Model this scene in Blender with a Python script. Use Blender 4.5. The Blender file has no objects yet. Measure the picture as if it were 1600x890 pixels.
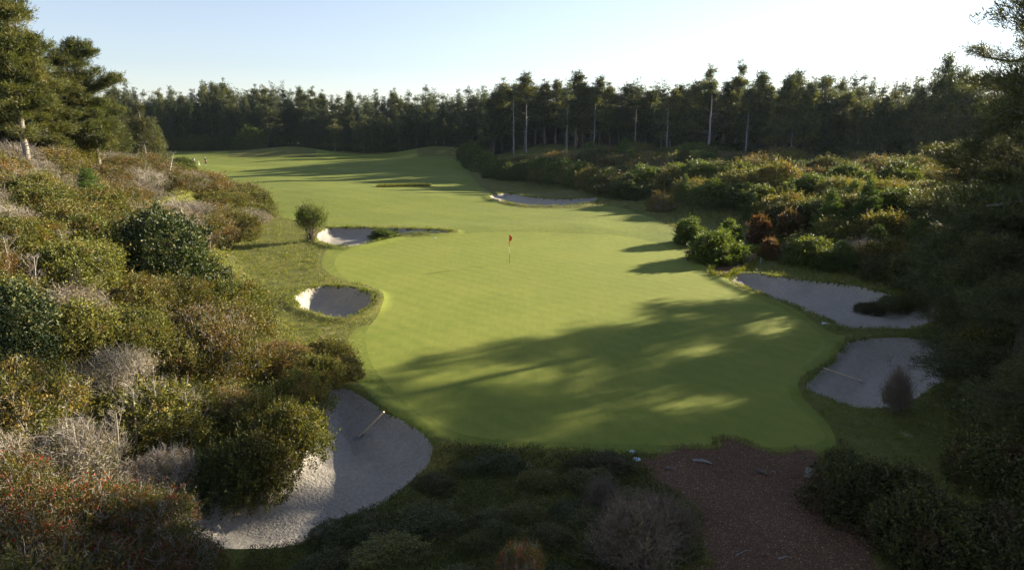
import bpy, bmesh, math, random
import numpy as np
from mathutils import Vector, Matrix

R = math.radians
PI = math.pi
S = bpy.context.scene
C = S.collection

# ------------------------------------------------------------------ camera, sky, sun, exposure
CAM_Z = 10.5
PITCH = R(13.6)
F_PX = 1067.0                      # focal length in pixels of the 1600 px wide photograph
cam_d = bpy.data.cameras.new('camera'); cam = bpy.data.objects.new('camera', cam_d); C.objects.link(cam)
cam_d.sensor_width = 36; cam_d.lens = 36 * F_PX / 1600; cam_d.clip_end = 6000; cam_d.clip_start = 0.1
cam.location = (0, 0, CAM_Z); cam.rotation_euler = (PI / 2 - PITCH, 0, 0)
S.camera = cam
HAZE = 0.00006                      # density of the thin evening air

SUN_AZ = R(31)                     # direction to the sun, from +X towards +Y
SUN_EL = R(17)
W = bpy.data.worlds.new("World"); S.world = W; W.use_nodes = True
wn = W.node_tree.nodes; wl = W.node_tree.links
for n in list(wn): wn.remove(n)
sky = wn.new('ShaderNodeTexSky'); sky.sky_type = 'NISHITA'; sky.sun_disc = False
sky.sun_elevation = SUN_EL; sky.sun_rotation = PI / 2 - SUN_AZ
sky.air_density = 1.0; sky.dust_density = 0.15; sky.ozone_density = 3.0; sky.altitude = 20
bg = wn.new('ShaderNodeBackground'); bg.inputs['Strength'].default_value = 0.05
wo = wn.new('ShaderNodeOutputWorld')
hz = wn.new('ShaderNodeHueSaturation'); hz.inputs['Saturation'].default_value = .62; hz.inputs['Value'].default_value = 1.0
wl.new(sky.outputs['Color'], hz.inputs['Color']); tn = wn.new('ShaderNodeMix'); tn.data_type = 'RGBA'; tn.blend_type = 'MULTIPLY'; tn.inputs[0].default_value = 1; tn.inputs[7].default_value = (1.01, .995, 1.05, 1)
wl.new(hz.outputs['Color'], tn.inputs[6]); wl.new(tn.outputs[2], bg.inputs['Color']); wl.new(bg.outputs['Background'], wo.inputs['Surface'])
sun_d = bpy.data.lights.new('sun', 'SUN'); sun = bpy.data.objects.new('sun', sun_d); C.objects.link(sun)
sun_d.energy = 5.0; sun_d.angle = R(0.55); sun_d.color = (1.0, 0.87, 0.66)
sdir = Vector((math.cos(SUN_AZ) * math.cos(SUN_EL), math.sin(SUN_AZ) * math.cos(SUN_EL), math.sin(SUN_EL)))
sun.rotation_euler = sdir.to_track_quat('Z', 'Y').to_euler()
sun.location = (60, 40, 60)
S.view_settings.view_transform = 'Standard'; S.view_settings.look = 'None'
S.view_settings.exposure = 1.95; S.view_settings.gamma = 1.0; S.view_settings.use_curve_mapping = False
S.render.engine = 'CYCLES'
S.cycles.max_bounces = 5; S.cycles.diffuse_bounces = 3; S.cycles.glossy_bounces = 2
S.cycles.transmission_bounces = 3; S.cycles.volume_bounces = 0; S.cycles.transparent_max_bounces = 4
S.cycles.use_denoising = True
S.cycles.use_adaptive_sampling = True; S.cycles.adaptive_threshold = 0.02
S.cycles.sample_clamp_indirect = 6

# ------------------------------------------------------------------ numpy helpers
def smooth(t):
    t = np.clip(t, 0, 1); return t * t * (3 - 2 * t)

def _hash(ix, iy, seed):
    h = (ix * 374761393 + iy * 668265263 + seed * 1442695041) & 0xffffffff
    h = ((h ^ (h >> 13)) * 1274126177) & 0xffffffff
    return ((h ^ (h >> 16)) & 0xffff) / 65535.0

def vnoise(x, y, scale, seed=0):
    x = np.asarray(x, float) / scale; y = np.asarray(y, float) / scale
    ix = np.floor(x).astype(np.int64); iy = np.floor(y).astype(np.int64)
    fx = x - ix; fy = y - iy; fx = fx * fx * (3 - 2 * fx); fy = fy * fy * (3 - 2 * fy)
    a = _hash(ix, iy, seed); b = _hash(ix + 1, iy, seed); c = _hash(ix, iy + 1, seed); d = _hash(ix + 1, iy + 1, seed)
    return (a * (1 - fx) + b * fx) * (1 - fy) + (c * (1 - fx) + d * fx) * fy - 0.5

CP, SP = math.cos(PITCH), math.sin(PITCH)
def ray(px, py):
    a = (px - 800) / F_PX; b = (445 - py) / F_PX
    return np.array([a, CP + SP * b, -SP + CP * b])      # per unit of depth

def project(p):
    x, y, z = p[0], p[1], p[2] - CAM_Z
    d = y * CP - z * SP
    u = y * SP + z * CP
    return 800 + F_PX * x / d, 445 - F_PX * u / d, d

def flat(px, py, z=0.0):
    r = ray(px, py); t = (z - CAM_Z) / r[2]; return r * t + np.array([0, 0, CAM_Z])

def poly_dist(x, y, P, closed=False):
    """signed distance to a polyline: for an open one positive on its left side; closed: positive inside"""
    x = np.asarray(x, float).ravel(); y = np.asarray(y, float).ravel()
    P = np.asarray(P, float)
    Q = np.vstack([P, P[:1]]) if closed else P
    best = np.full(x.shape, 1e18); side = np.zeros(x.shape); cx = np.zeros(x.shape); cy = np.zeros(x.shape)
    ins = np.zeros(x.shape, bool)
    for i in range(len(Q) - 1):
        ax, ay = Q[i]; bx, by = Q[i + 1]; dx, dy = bx - ax, by - ay; L = dx * dx + dy * dy + 1e-12
        t = np.clip(((x - ax) * dx + (y - ay) * dy) / L, 0, 1)
        qx = ax + t * dx; qy = ay + t * dy
        d2 = (x - qx) ** 2 + (y - qy) ** 2
        m = d2 < best
        best[m] = d2[m]; cx[m] = qx[m]; cy[m] = qy[m]
        cr = dx * (y - ay) - dy * (x - ax); side[m] = np.sign(cr[m])
        if closed:
            c = ((ay > y) != (by > y)) & (x < dx * (y - ay) / (dy if abs(dy) > 1e-12 else 1e-12) + ax)
            ins ^= c
    d = np.sqrt(best)
    if closed: return np.where(ins, d, -d), cx, cy
    return d * side, cx, cy

def catmull(P, n=8, closed=True):
    P = np.asarray(P, float); N = len(P); out = []
    rng_i = range(N) if closed else range(N - 1)
    for i in rng_i:
        if closed: p0, p1, p2, p3 = P[(i - 1) % N], P[i], P[(i + 1) % N], P[(i + 2) % N]
        else: p0, p1, p2, p3 = P[max(i - 1, 0)], P[i], P[i + 1], P[min(i + 2, N - 1)]
        for k in range(n):
            t = k / n
            out.append(0.5 * ((2 * p1) + (-p0 + p2) * t + (2 * p0 - 5 * p1 + 4 * p2 - p3) * t * t + (-p0 + 3 * p1 - 3 * p2 + p3) * t ** 3))
    if not closed: out.append(P[-1])
    return np.array(out)

# ------------------------------------------------------------------ terrain height
# foot of the left dune, walked from behind the camera towards the far fairway (dune on the left hand)
footL = catmull([(-4.5, -30), (-5.0, 5), (-6.5, 12), (-8.0, 17), (-8.6, 22), (-8.2, 27), (-11, 33), (-15, 40), (-19, 48),
                 (-23, 56), (-25, 66), (-28, 78), (-33, 90), (-44, 104), (-62, 120), (-95, 145), (-150, 175), (-260, 230)], 4, False)
# foot of the right bank, walked from the far end towards the camera (bank on its left hand)
footR = catmull([(60, 420), (10, 230), (-9, 180), (-8, 150), (0, 125), (9, 105), (15, 88), (19, 74), (20, 62), (20.5, 50), (23, 42),
                 (24, 36), (20, 30), (16, 24), (13, 19), (11, 12), (10, 4), (9, -30)], 4, False)
def H0(x, y):
    x = np.asarray(x, float); y = np.asarray(y, float); sh = x.shape
    x = x.ravel(); y = y.ravel()
    dL, _, _ = poly_dist(x, y, footL); dR, _, _ = poly_dist(x, y, footR)
    AL = 3.2 + 3.6 * smooth((y - 8) / 32); AL = AL * (1 - 0.85 * smooth((y - 60) / 50))
    AR = 2.0 + 0.6 * smooth((y - 40) / 40) + 1.4 * smooth((y - 100) / 40)
    wL = 13 + 3 * smooth((y - 20) / 40)
    h = AL * smooth((dL + 0.5) / wL) + AR * smooth((dR + 0.5) / 20)
    bankiness = smooth(np.maximum(dL, dR) / 5)
    h += bankiness * (vnoise(x, y, 7, 1) * 1.1 + vnoise(x, y, 2.7, 2) * 0.45)
    h += 1.5 * smooth((y - 115) / 90)
    roll = smooth((y - 72) / 25) * (1 - bankiness)
    h += roll * (vnoise(x, y * 1.6, 26, 5) * 1.5 + vnoise(x, y * 1.5, 11, 6) * 0.4)
    h += 0.45 * np.exp(-((y - 66 - 0.1 * x) / 5.5) ** 2) * smooth((16 - np.abs(x + 2)) / 8)
    h += 0.22 * vnoise(x, y, 14, 7) * smooth((y - 20) / 10)
    h += 2.1 * np.exp(-((x + 60) / 13) ** 2 - ((y - 186) / 8) ** 2) + 2.6 * np.exp(-((x + 20) / 12) ** 2 - ((y - 186) / 9) ** 2)
    # the mound the photograph is taken over
    h += 1.35 * smooth((19.5 - y) / 9) * smooth((x + 6.5) / 5) * smooth((9.5 - x) / 5) * (1 - 0.55 * np.exp(-((x - 5.3) / 2.0) ** 2))
    rough = smooth((20.5 - y) / 3)
    h += rough * (vnoise(x, y, 1.3, 9) * 0.22)
    return h.reshape(sh)

def at(px, py, f=None):
    """the first point of the land seen through a pixel of the photograph"""
    f = f or H0
    r = ray(px, py)
    t = np.geomspace(5, 420, 900)
    P = np.array([0, 0, CAM_Z])[None] + r[None] * t[:, None]
    d = P[:, 2] - f(P[:, 0], P[:, 1])
    i = np.argmax(d < 0)
    if d[i] >= 0: return P[-1]
    a, b = t[i - 1], t[i]
    for _ in range(14):
        m = (a + b) / 2; p = np.array([0, 0, CAM_Z]) + r * m
        if p[2] - float(f(p[0], p[1])) < 0: b = m
        else: a = m
    return np.array([0, 0, CAM_Z]) + r * b

def region(px_pts, n=8, wob=0.0, seed=0):
    w = [at(*p)[:2] for p in px_pts]
    P = catmull(w, n)
    if wob:
        P[:, 0] += wob * 2 * vnoise(P[:, 0], P[:, 1], 0.8, seed); P[:, 1] += wob * 2 * vnoise(P[:, 0], P[:, 1], 0.8, seed + 50)
    return P

BUNK = {
 'front': (region([(508,612),(545,612),(600,645),(655,678),(676,700),(660,738),(610,780),(560,808),(500,836),(440,857),(370,862),(315,850),
                   (295,800),(330,765),(400,740),(455,715),(482,680),(488,645)], 8, .09, 11), 1.0, 1.6),
 'side': (region([(462,466),(490,452),(530,449),(562,455),(582,464),(577,480),(556,494),(530,498),(500,491),(472,482)], 8, .09, 12), 1.0, 1.0),
 'back': (region([(492,372),(512,358),(560,357),(600,359),(640,359),(705,362),(690,365.5),(640,367),(600,376),(560,385),(530,387),(505,382)], 6, .08, 13), 0.55, 1.5),
 'fairway': (region([(764,309),(788,303),(830,309),(880,312),(934,310),(928,317),(880,322.5),(820,322),(785,316)], 6, .1, 14), 0.8, 2.5),
 'long': (region([(1137,434),(1180,429),(1230,437),(1300,444),(1350,452),(1400,466),(1455,478),(1468,498),(1440,513),(1330,515),(1290,500),(1230,475),(1180,458),(1150,446)], 8, .1, 15), 0.75, 2.0),
 'near right': (region([(1262,603),(1305,565),(1322,540),(1370,531),(1460,535),(1490,560),(1470,600),(1410,635),(1350,640),(1300,627),(1272,614)], 8, .1, 16), 0.6, 1.5),
}
PATHS = {
 'mulch': region([(1000,728),(1050,708),(1110,700),(1160,690),(1220,706),(1290,714),(1290,740),(1320,790),(1360,880),(1380,1000),(1130,1100),(1090,960),(1092,880),(1075,800),(1040,765)], 12, .5, 21),
 'short': region([(1112,424),(1130,410),(1165,398),(1195,388),(1230,376),(1236,380),(1196,400),(1170,414),(1146,430),(1128,434)], 6, .1, 22),
}
GREEN = region([(523,412),(535,394),(580,380),(640,371),(720,365),(800,362),(900,365),(990,371),(1060,392),(1115,425),(1160,455),(1230,487),(1280,520),(1285,550),
                (1235,590),(1235,620),(1275,660),(1285,688),(1200,698),(1000,694),(760,684),(670,655),(615,610),(580,565),(572,520),(592,490),(600,462),(580,448),(540,434)], 8)
FAIR = region([(600,640),(560,600),(540,560),(555,515),(600,500),(612,470),(590,447),(540,438),(505,418),(510,392),(540,380),(560,389),(620,378),(700,368),(715,362),(690,357),
               (600,354),(510,352),(460,345),(430,330),(405,305),(350,285),(268,262),(262,250),(262,241),(360,239),(450,240),(540,242),(620,240),(690,240),(715,250),
               (740,280),(765,300),(770,313),(820,325),(900,326),(960,322),(1010,338),(1050,355),(1060,385),(1100,412),(1120,430),(1150,450),(1230,480),(1290,515),(1320,530),(1302,560),(1255,592),(1248,615),(1292,660),
               (1305,695),(1270,707),(1150,703),(1000,708),(860,700),(700,692),(640,668)], 6)

_bd = {}
def H(x, y):
    x = np.asarray(x, float); y = np.asarray(y, float); sh = x.shape
    h = H0(x, y).ravel(); x = x.ravel(); y = y.ravel()
    for k, (P, D, wd) in BUNK.items():
        lo = P.min(0) - 2; hi = P.max(0) + 2
        m = (x > lo[0]) & (x < hi[0]) & (y > lo[1]) & (y < hi[1])
        if not m.any(): continue
        d, _, _ = poly_dist(x[m], y[m], P, True)
        cut = D * (0.35 * smooth(d / 0.25) + 0.65 * smooth(d / wd))
        lip = 0.16 * np.exp(-((d + 0.35) / 0.45) ** 2)
        near = np.where(d > 0.05, vnoise(x[m], y[m], 0.45, 31) * 0.07 + vnoise(x[m], y[m], 1.4, 32) * 0.16, 0) * smooth(d / .6)
        hh = h[m]
        # the sand floor is evener than the land it is cut in
        hh = hh - cut + lip + near
        h[m] = hh
    return h.reshape(sh)

# ------------------------------------------------------------------ mesh buffers
def new_mesh(name, V, F, mat=None, smooth_shade=False, uv=None):
    V = np.ascontiguousarray(V, dtype=np.float32); F = np.ascontiguousarray(F, dtype=np.int32)
    k = F.shape[1]
    me = bpy.data.meshes.new(name)
    me.vertices.add(len(V)); me.vertices.foreach_set('co', V.ravel())
    me.loops.add(F.size); me.loops.foreach_set('vertex_index', F.ravel())
    me.polygons.add(len(F)); me.polygons.foreach_set('loop_start', np.arange(0, F.size, k, dtype=np.int32))
    me.polygons.foreach_set('use_smooth', np.full(len(F), smooth_shade, dtype=bool))
    me.update(calc_edges=True)
    if mat: me.materials.append(mat)
    return me

def link(name, me, parent=None):
    o = bpy.data.objects.new(name, me); C.objects.link(o)
    if parent is not None: o.parent = parent
    return o

def tag(o, label=None, cat=None, group=None, kind=None):
    if label: o['label'] = label
    if cat: o['category'] = cat
    if group: o['group'] = group
    if kind: o['kind'] = kind
    return o

def unit(v):
    return v / (np.linalg.norm(v, axis=-1, keepdims=True) + 1e-9)

def tubes(P, Rr, k=5):
    """P (T,N,3) centre lines, Rr (T,N) radii -> verts, quads"""
    P = np.asarray(P, float); Rr = np.asarray(Rr, float)
    T, N, _ = P.shape
    tan = np.empty_like(P); tan[:, 1:-1] = P[:, 2:] - P[:, :-2]; tan[:, 0] = P[:, 1] - P[:, 0]; tan[:, -1] = P[:, -1] - P[:, -2]
    tan = unit(tan)
    ref = np.where(np.abs(tan[..., 2:3]) > 0.9, np.array([1., 0, 0]), np.array([0, 0, 1.]))
    a = unit(np.cross(tan, ref)); b = np.cross(tan, a)
    ang = np.arange(k) * 2 * PI / k
    ring = P[:, :, None, :] + Rr[:, :, None, None] * (a[:, :, None, :] * np.cos(ang)[None, None, :, None] + b[:, :, None, :] * np.sin(ang)[None, None, :, None])
    V = ring.reshape(-1, 3)
    t = np.arange(T)[:, None, None]; n = np.arange(N - 1)[None, :, None]; j = np.arange(k)[None, None, :]
    base = (t * N + n) * k
    F = np.stack([base + j, base + (j + 1) % k, base + k + (j + 1) % k, base + k + j], -1).reshape(-1, 4)
    return V, F

def join(parts):
    Vs, Fs, o = [], [], 0
    for V, F in parts:
        if len(V) == 0: continue
        Vs.append(V); Fs.append(F + o); o += len(V)
    return np.vstack(Vs), np.vstack(Fs)

def leaves(P, D, L, Wd, rng, flatness=None):
    """rhombus leaves at P pointing along D, length L, width Wd"""
    n = len(P); L = np.broadcast_to(np.asarray(L, float), (n,))[:, None]; Wd = np.broadcast_to(np.asarray(Wd, float), (n,))[:, None]
    D = unit(D); r = unit(rng.normal(size=(n, 3)))
    if flatness is not None: r = unit(r * (1 - flatness) + np.array([0, 0, 1.]) * flatness)
    side = unit(np.cross(D, r)); nrm = np.cross(side, D)
    V = np.stack([P, P + D * L * 0.5 + side * Wd * 0.5 + nrm * L * 0.06, P + D * L, P + D * L * 0.5 - side * Wd * 0.5 + nrm * L * 0.06], 1).reshape(-1, 3)
    F = np.arange(4 * n).reshape(-1, 4)
    return V, F

# ------------------------------------------------------------------ materials
def mat_new(name):
    m = bpy.data.materials.new(name); m.use_nodes = True
    nt = m.node_tree
    for n in list(nt.nodes): nt.nodes.remove(n)
    out = nt.nodes.new('ShaderNodeOutputMaterial')
    return m, nt, out

def N(nt, t, **kw):
    n = nt.nodes.new(t)
    for k, v in kw.items(): setattr(n, k, v)
    return n

def ramp(nt, stops, fac=None, interp='LINEAR'):
    r = N(nt, 'ShaderNodeValToRGB'); cr = r.color_ramp; cr.interpolation = interp
    while len(cr.elements) < len(stops): cr.elements.new(0.5)
    for e, (p, c) in zip(cr.elements, stops):
        e.position = p; e.color = (*c, 1) if len(c) == 3 else c
    if fac is not None: nt.links.new(fac, r.inputs['Fac'])
    return r

def noise(nt, scale, detail=4, rough=.55, vec=None, dist=0.0):
    n = N(nt, 'ShaderNodeTexNoise'); n.inputs['Scale'].default_value = scale; n.inputs['Detail'].default_value = detail
    n.inputs['Roughness'].default_value = rough; n.inputs['Distortion'].default_value = dist
    if vec is not None: nt.links.new(vec, n.inputs['Vector'])
    return n

def mixc(nt, a, b, fac, mode='MIX'):
    m = N(nt, 'ShaderNodeMix', data_type='RGBA', blend_type=mode)
    for s, v in ((m.inputs[0], fac), (m.inputs[6], a), (m.inputs[7], b)):
        if hasattr(v, 'is_output') or isinstance(v, bpy.types.NodeSocket): nt.links.new(v, s)
        elif isinstance(v, (int, float)): s.default_value = v
        else: s.default_value = (*v, 1)
    return m.outputs[2]

def foliage_mat(name, cols, alt=None, alt_thr=.55, trans=.35, tcol=(1.3, 1.25, .5), gloss=.35, nscale=.9, rough=.5):
    """cols: stops by random leaf; alt: colour of patches"""
    m, nt, out = mat_new(name)
    geo = N(nt, 'ShaderNodeNewGeometry'); oi = N(nt, 'ShaderNodeObjectInfo'); tc = N(nt, 'ShaderNodeTexCoord')
    r = ramp(nt, cols, geo.outputs['Random Per Island'])
    col = r.outputs['Color']
    ob = N(nt, 'ShaderNodeVectorMath', operation='ADD'); nt.links.new(tc.outputs['Object'], ob.inputs[0]); nt.links.new(oi.outputs['Location'], ob.inputs[1])
    if alt:
        n = noise(nt, nscale, 3, .6, ob.outputs[0])
        rr = ramp(nt, [(alt_thr - .07, (0, 0, 0)), (alt_thr + .07, (1, 1, 1))], n.outputs['Fac'])
        r2 = ramp(nt, alt, geo.outputs['Random Per Island'])
        col = mixc(nt, col, r2.outputs['Color'], rr.outputs['Color'])
    hsv = N(nt, 'ShaderNodeHueSaturation')
    mv = N(nt, 'ShaderNodeMapRange'); mv.inputs[3].default_value = .72; mv.inputs[4].default_value = 1.3
    nt.links.new(oi.outputs['Random'], mv.inputs[0]); nt.links.new(mv.outputs[0], hsv.inputs['Value'])
    mh = N(nt, 'ShaderNodeMapRange'); mh.inputs[3].default_value = .485; mh.inputs[4].default_value = .515
    sx = N(nt, 'ShaderNodeMath', operation='FRACT'); s7 = N(nt, 'ShaderNodeMath', operation='MULTIPLY'); s7.inputs[1].default_value = 7.31
    nt.links.new(oi.outputs['Random'], s7.inputs[0]); nt.links.new(s7.outputs[0], sx.inputs[0]); nt.links.new(sx.outputs[0], mh.inputs[0])
    nt.links.new(mh.outputs[0], hsv.inputs['Hue']); nt.links.new(col, hsv.inputs['Color'])
    p = N(nt, 'ShaderNodeBsdfPrincipled'); p.inputs['Roughness'].default_value = rough
    p.inputs['Specular IOR Level'].default_value = gloss
    nt.links.new(hsv.outputs['Color'], p.inputs['Base Color'])
    tr = N(nt, 'ShaderNodeBsdfTranslucent')
    tcn = mixc(nt, hsv.outputs['Color'], tcol, 1.0, 'MULTIPLY'); nt.links.new(tcn, tr.inputs['Color'])
    mx = N(nt, 'ShaderNodeMixShader'); mx.inputs[0].default_value = trans
    nt.links.new(p.outputs[0], mx.inputs[1]); nt.links.new(tr.outputs[0], mx.inputs[2]); nt.links.new(mx.outputs[0], out.inputs['Surface'])
    return m

def bark_mat(name, c1, c2, scale=6, rough=.85):
    m, nt, out = mat_new(name); tc = N(nt, 'ShaderNodeTexCoord')
    mp = N(nt, 'ShaderNodeMapping'); mp.inputs['Scale'].default_value = (1, 1, .25); nt.links.new(tc.outputs['Object'], mp.inputs[0])
    n = noise(nt, scale, 5, .65, mp.outputs[0]); r = ramp(nt, [(.3, c1), (.7, c2)], n.outputs['Fac'])
    p = N(nt, 'ShaderNodeBsdfPrincipled'); p.inputs['Roughness'].default_value = rough; nt.links.new(r.outputs[0], p.inputs['Base Color'])
    b = N(nt, 'ShaderNodeBump'); b.inputs['Distance'].default_value = .03; b.inputs['Strength'].default_value = .8
    nt.links.new(n.outputs['Fac'], b.inputs['Height']); nt.links.new(b.outputs[0], p.inputs['Normal'])
    nt.links.new(p.outputs[0], out.inputs['Surface']); return m

def plain_mat(name, c, rough=.5, metal=0, var=.12, scale=20):
    m, nt, out = mat_new(name); tc = N(nt, 'ShaderNodeTexCoord')
    n = noise(nt, scale, 4, .6, tc.outputs['Object'])
    d = tuple(v * (1 - var) for v in c); e = tuple(min(1, v * (1 + var)) for v in c)
    r = ramp(nt, [(.3, d), (.7, e)], n.outputs['Fac'])
    p = N(nt, 'ShaderNodeBsdfPrincipled'); p.inputs['Roughness'].default_value = rough; p.inputs['Metallic'].default_value = metal
    nt.links.new(r.outputs[0], p.inputs['Base Color']); nt.links.new(p.outputs[0], out.inputs['Surface']); return m

def ground_mat(name, big, small, fine, bump=.02, fscale=60, rough=.9, bscale=.35, mscale=2.2, stripes=0, fine_mix=.5, tr=0.0, dry=None, streak=None):
    m, nt, out = mat_new(name); tc = N(nt, 'ShaderNodeTexCoord'); v = tc.outputs['Object']
    n1 = noise(nt, bscale, 4, .6, v); n2 = noise(nt, mscale, 5, .65, v)
    if streak:
        mp = N(nt, 'ShaderNodeMapping'); mp.inputs['Scale'].default_value = (1, streak, 1); mp.inputs['Rotation'].default_value = (0, 0, .22); nt.links.new(v, mp.inputs[0])
        n3 = noise(nt, fscale, 4, .7, mp.outputs[0])
    else: n3 = noise(nt, fscale, 4, .7, v)
    a = ramp(nt, [(.32, big[0]), (.68, big[1])], n1.outputs['Fac']); b = ramp(nt, [(.3, small[0]), (.7, small[1])], n2.outputs['Fac'])
    c = mixc(nt, a.outputs[0], b.outputs[0], .45)
    d = ramp(nt, [(.3, fine[0]), (.7, fine[1])], n3.outputs['Fac'])
    c = mixc(nt, c, d.outputs[0], fine_mix, 'MULTIPLY')
    if dry:
        n4 = noise(nt, dry[2], 5, .7, v); k = ramp(nt, [(dry[1], (0, 0, 0)), (dry[1] + .12, (1, 1, 1))], n4.outputs['Fac']); c = mixc(nt, c, dry[0], k.outputs[0])
    if stripes:
        w = N(nt, 'ShaderNodeTexWave', wave_type='BANDS', bands_direction='DIAGONAL'); w.inputs['Scale'].default_value = stripes
        w.inputs['Distortion'].default_value = .6; w.inputs['Detail'].default_value = 1; nt.links.new(v, w.inputs['Vector'])
        k = ramp(nt, [(.2, (.96, .97, .96)), (.8, (1.03, 1.02, 1.03))], w.outputs['Fac']); c = mixc(nt, c, k.outputs[0], 1.0, 'MULTIPLY')
    p = N(nt, 'ShaderNodeBsdfPrincipled'); p.inputs['Roughness'].default_value = rough; p.inputs['Specular IOR Level'].default_value = .15
    nt.links.new(c, p.inputs['Base Color'])
    bp = N(nt, 'ShaderNodeBump'); bp.inputs['Distance'].default_value = bump; bp.inputs['Strength'].default_value = 1
    nt.links.new(n3.outputs['Fac'], bp.inputs['Height'])
    bp2 = N(nt, 'ShaderNodeBump'); bp2.inputs['Distance'].default_value = bump * 4; bp2.inputs['Strength'].default_value = .7
    n5 = noise(nt, mscale * 3, 3, .6, v)
    nt.links.new(n5.outputs['Fac'], bp2.inputs['Height']); nt.links.new(bp.outputs[0], bp2.inputs['Normal']); nt.links.new(bp2.outputs[0], p.inputs['Normal'])
    nt.links.new(p.outputs[0], out.inputs['Surface']); return m

M = {}
M['green'] = ground_mat('putting_green', ((.140, .180, .024), (.20, .220, .038)), ((.135, .175, .024), (.22, .225, .044)), ((.70, .74, .70), (1, 1, 1)), .003, 5, streak=.10, fine_mix=.45, bscale=.22, mscale=1.6, stripes=.42)
M['fair'] = ground_mat('fairway_turf', ((.115, .15, .020), (.175, .20, .030)), ((.105, .145, .019), (.19, .205, .035)), ((.50, .52, .50), (1, 1, 1)), .012, 4, streak=.25, fine_mix=.5, bscale=.12, mscale=.9, stripes=.12)
M['rough'] = ground_mat('rough_ground', ((.085, .105, .018), (.17, .165, .035)), ((.06, .09, .013), (.20, .175, .05)), ((.5, .5, .5), (1, 1, 1)), .03, 18, bscale=.3, mscale=2.4, fine_mix=.8, dry=((.30, .25, .15), .60, .8))
M['sand'] = ground_mat('bunker_sand', ((.335, .31, .27), (.41, .38, .335)), ((.305, .285, .25), (.43, .40, .355)), ((.62, .60, .58), (1, 1, 1)), .028, 9, bscale=.5, mscale=3.2, fine_mix=.7)
M['mulch'] = ground_mat('mulch', ((.12, .075, .042), (.20, .125, .075)), ((.07, .05, .032), (.25, .16, .09)), ((.4, .38, .36), (1, 1, 1)), .03, 24, bscale=.6, mscale=5, fine_mix=.9)

G_ = [(0, (.030, .038, .009)), (.45, (.082, .088, .018)), (.8, (.155, .150, .032)), (1, (.29, .26, .07))]
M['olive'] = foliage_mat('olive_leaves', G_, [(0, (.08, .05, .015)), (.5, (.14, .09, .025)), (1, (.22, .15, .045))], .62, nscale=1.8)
M['rusty'] = foliage_mat('rusty_leaves', [(0, (.05, .04, .015)), (.4, (.12, .085, .027)), (.8, (.22, .135, .042)), (1, (.36, .23, .08))], [(0, (.05, .06, .012)), (.5, (.10, .105, .025)), (1, (.2, .17, .04))], .50, nscale=1.8)
M['greyleaf'] = foliage_mat('sparse_leaves', [(0, (.09, .07, .04)), (.5, (.20, .16, .10)), (1, (.36, .30, .20))], [(0, (.06, .07, .02)), (1, (.18, .16, .06))], .52, trans=.25)
M['lime'] = foliage_mat('bright_leaves', [(0, (.04, .05, .01)), (.5, (.10, .115, .018)), (1, (.22, .22, .045))], [(0, (.10, .075, .02)), (1, (.22, .15, .05))], .55, nscale=1.8)
M['broad'] = foliage_mat('broad_leaves', [(0, (.018, .035, .012)), (.60, (.035, .055, .018)), (.86, (.06, .075, .022)), (.93, (.17, .17, .06)), (1, (.27, .26, .10))], trans=.2, gloss=.3, rough=.5)
M['redleaf'] = foliage_mat('red_tipped_leaves', [(0, (.035, .035, .010)), (.4, (.08, .075, .017)), (.76, (.16, .125, .03)), (.84, (.26, .10, .03)), (.92, (.42, .04, .02)), (1, (.55, .05, .03))], [(0, (.035, .045, .01)), (1, (.16, .15, .035))], .5, nscale=2.0)
M['roundleaf'] = foliage_mat('round_bush_leaves', [(0, (.03, .05, .010)), (.6, (.07, .10, .016)), (1, (.16, .19, .03))], trans=.4)
M['roundrust'] = foliage_mat('round_rust_leaves', [(0, (.05, .04, .015)), (.5, (.13, .07, .03)), (1, (.30, .14, .07))], [(0, (.05, .06, .015)), (1, (.14, .14, .03))], .6, trans=.4)
M['pine'] = foliage_mat('pine_needles', [(0, (.022, .034, .012)), (.6, (.065, .078, .020)), (1, (.16, .16, .04))], [(0, (.06, .06, .018)), (1, (.20, .18, .05))], .60, trans=.36, nscale=.5)
M['pinedark'] = foliage_mat('dark_pine_needles', [(0, (.018, .028, .012)), (.6, (.055, .066, .020)), (1, (.15, .15, .04))], [(0, (.05, .055, .018)), (1, (.16, .15, .04))], .62, trans=.3, nscale=.6)
M['fir'] = foliage_mat('fir_needles', [(0, (.018, .034, .018)), (.6, (.050, .072, .030)), (1, (.12, .14, .05))], [(0, (.04, .055, .025)), (1, (.16, .15, .06))], .60, trans=.34, nscale=.3)
M['spruce'] = foliage_mat('young_spruce_needles', [(0, (.03, .055, .012)), (.6, (.075, .12, .02)), (1, (.15, .19, .04))], trans=.3)
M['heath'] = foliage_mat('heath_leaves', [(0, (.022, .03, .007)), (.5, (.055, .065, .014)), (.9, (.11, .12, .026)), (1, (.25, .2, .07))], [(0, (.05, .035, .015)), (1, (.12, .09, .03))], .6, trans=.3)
M['blade'] = foliage_mat('grass_blades', [(0, (.06, .09, .012)), (.5, (.13, .165, .024)), (.85, (.22, .22, .045)), (1, (.36, .31, .13))], [(0, (.16, .14, .045)), (1, (.36, .30, .13))], .66, trans=.35, nscale=.5, gloss=.15)
M['bark'] = bark_mat('grey_bark', (.10, .085, .07), (.30, .26, .22))
M['barkpale'] = bark_mat('pale_bark', (.12, .115, .11), (.27, .26, .25), 3)
M['barkdark'] = bark_mat('dark_bark', (.05, .04, .032), (.13, .10, .08))
M['twig'] = bark_mat('grey_twigs', (.18, .15, .13), (.42, .38, .33), 9)
M['stem'] = bark_mat('brown_stems', (.08, .055, .04), (.20, .15, .11), 9)
M['straw'] = bark_mat('broken_wood', (.45, .36, .22), (.66, .58, .42), 14)

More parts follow.
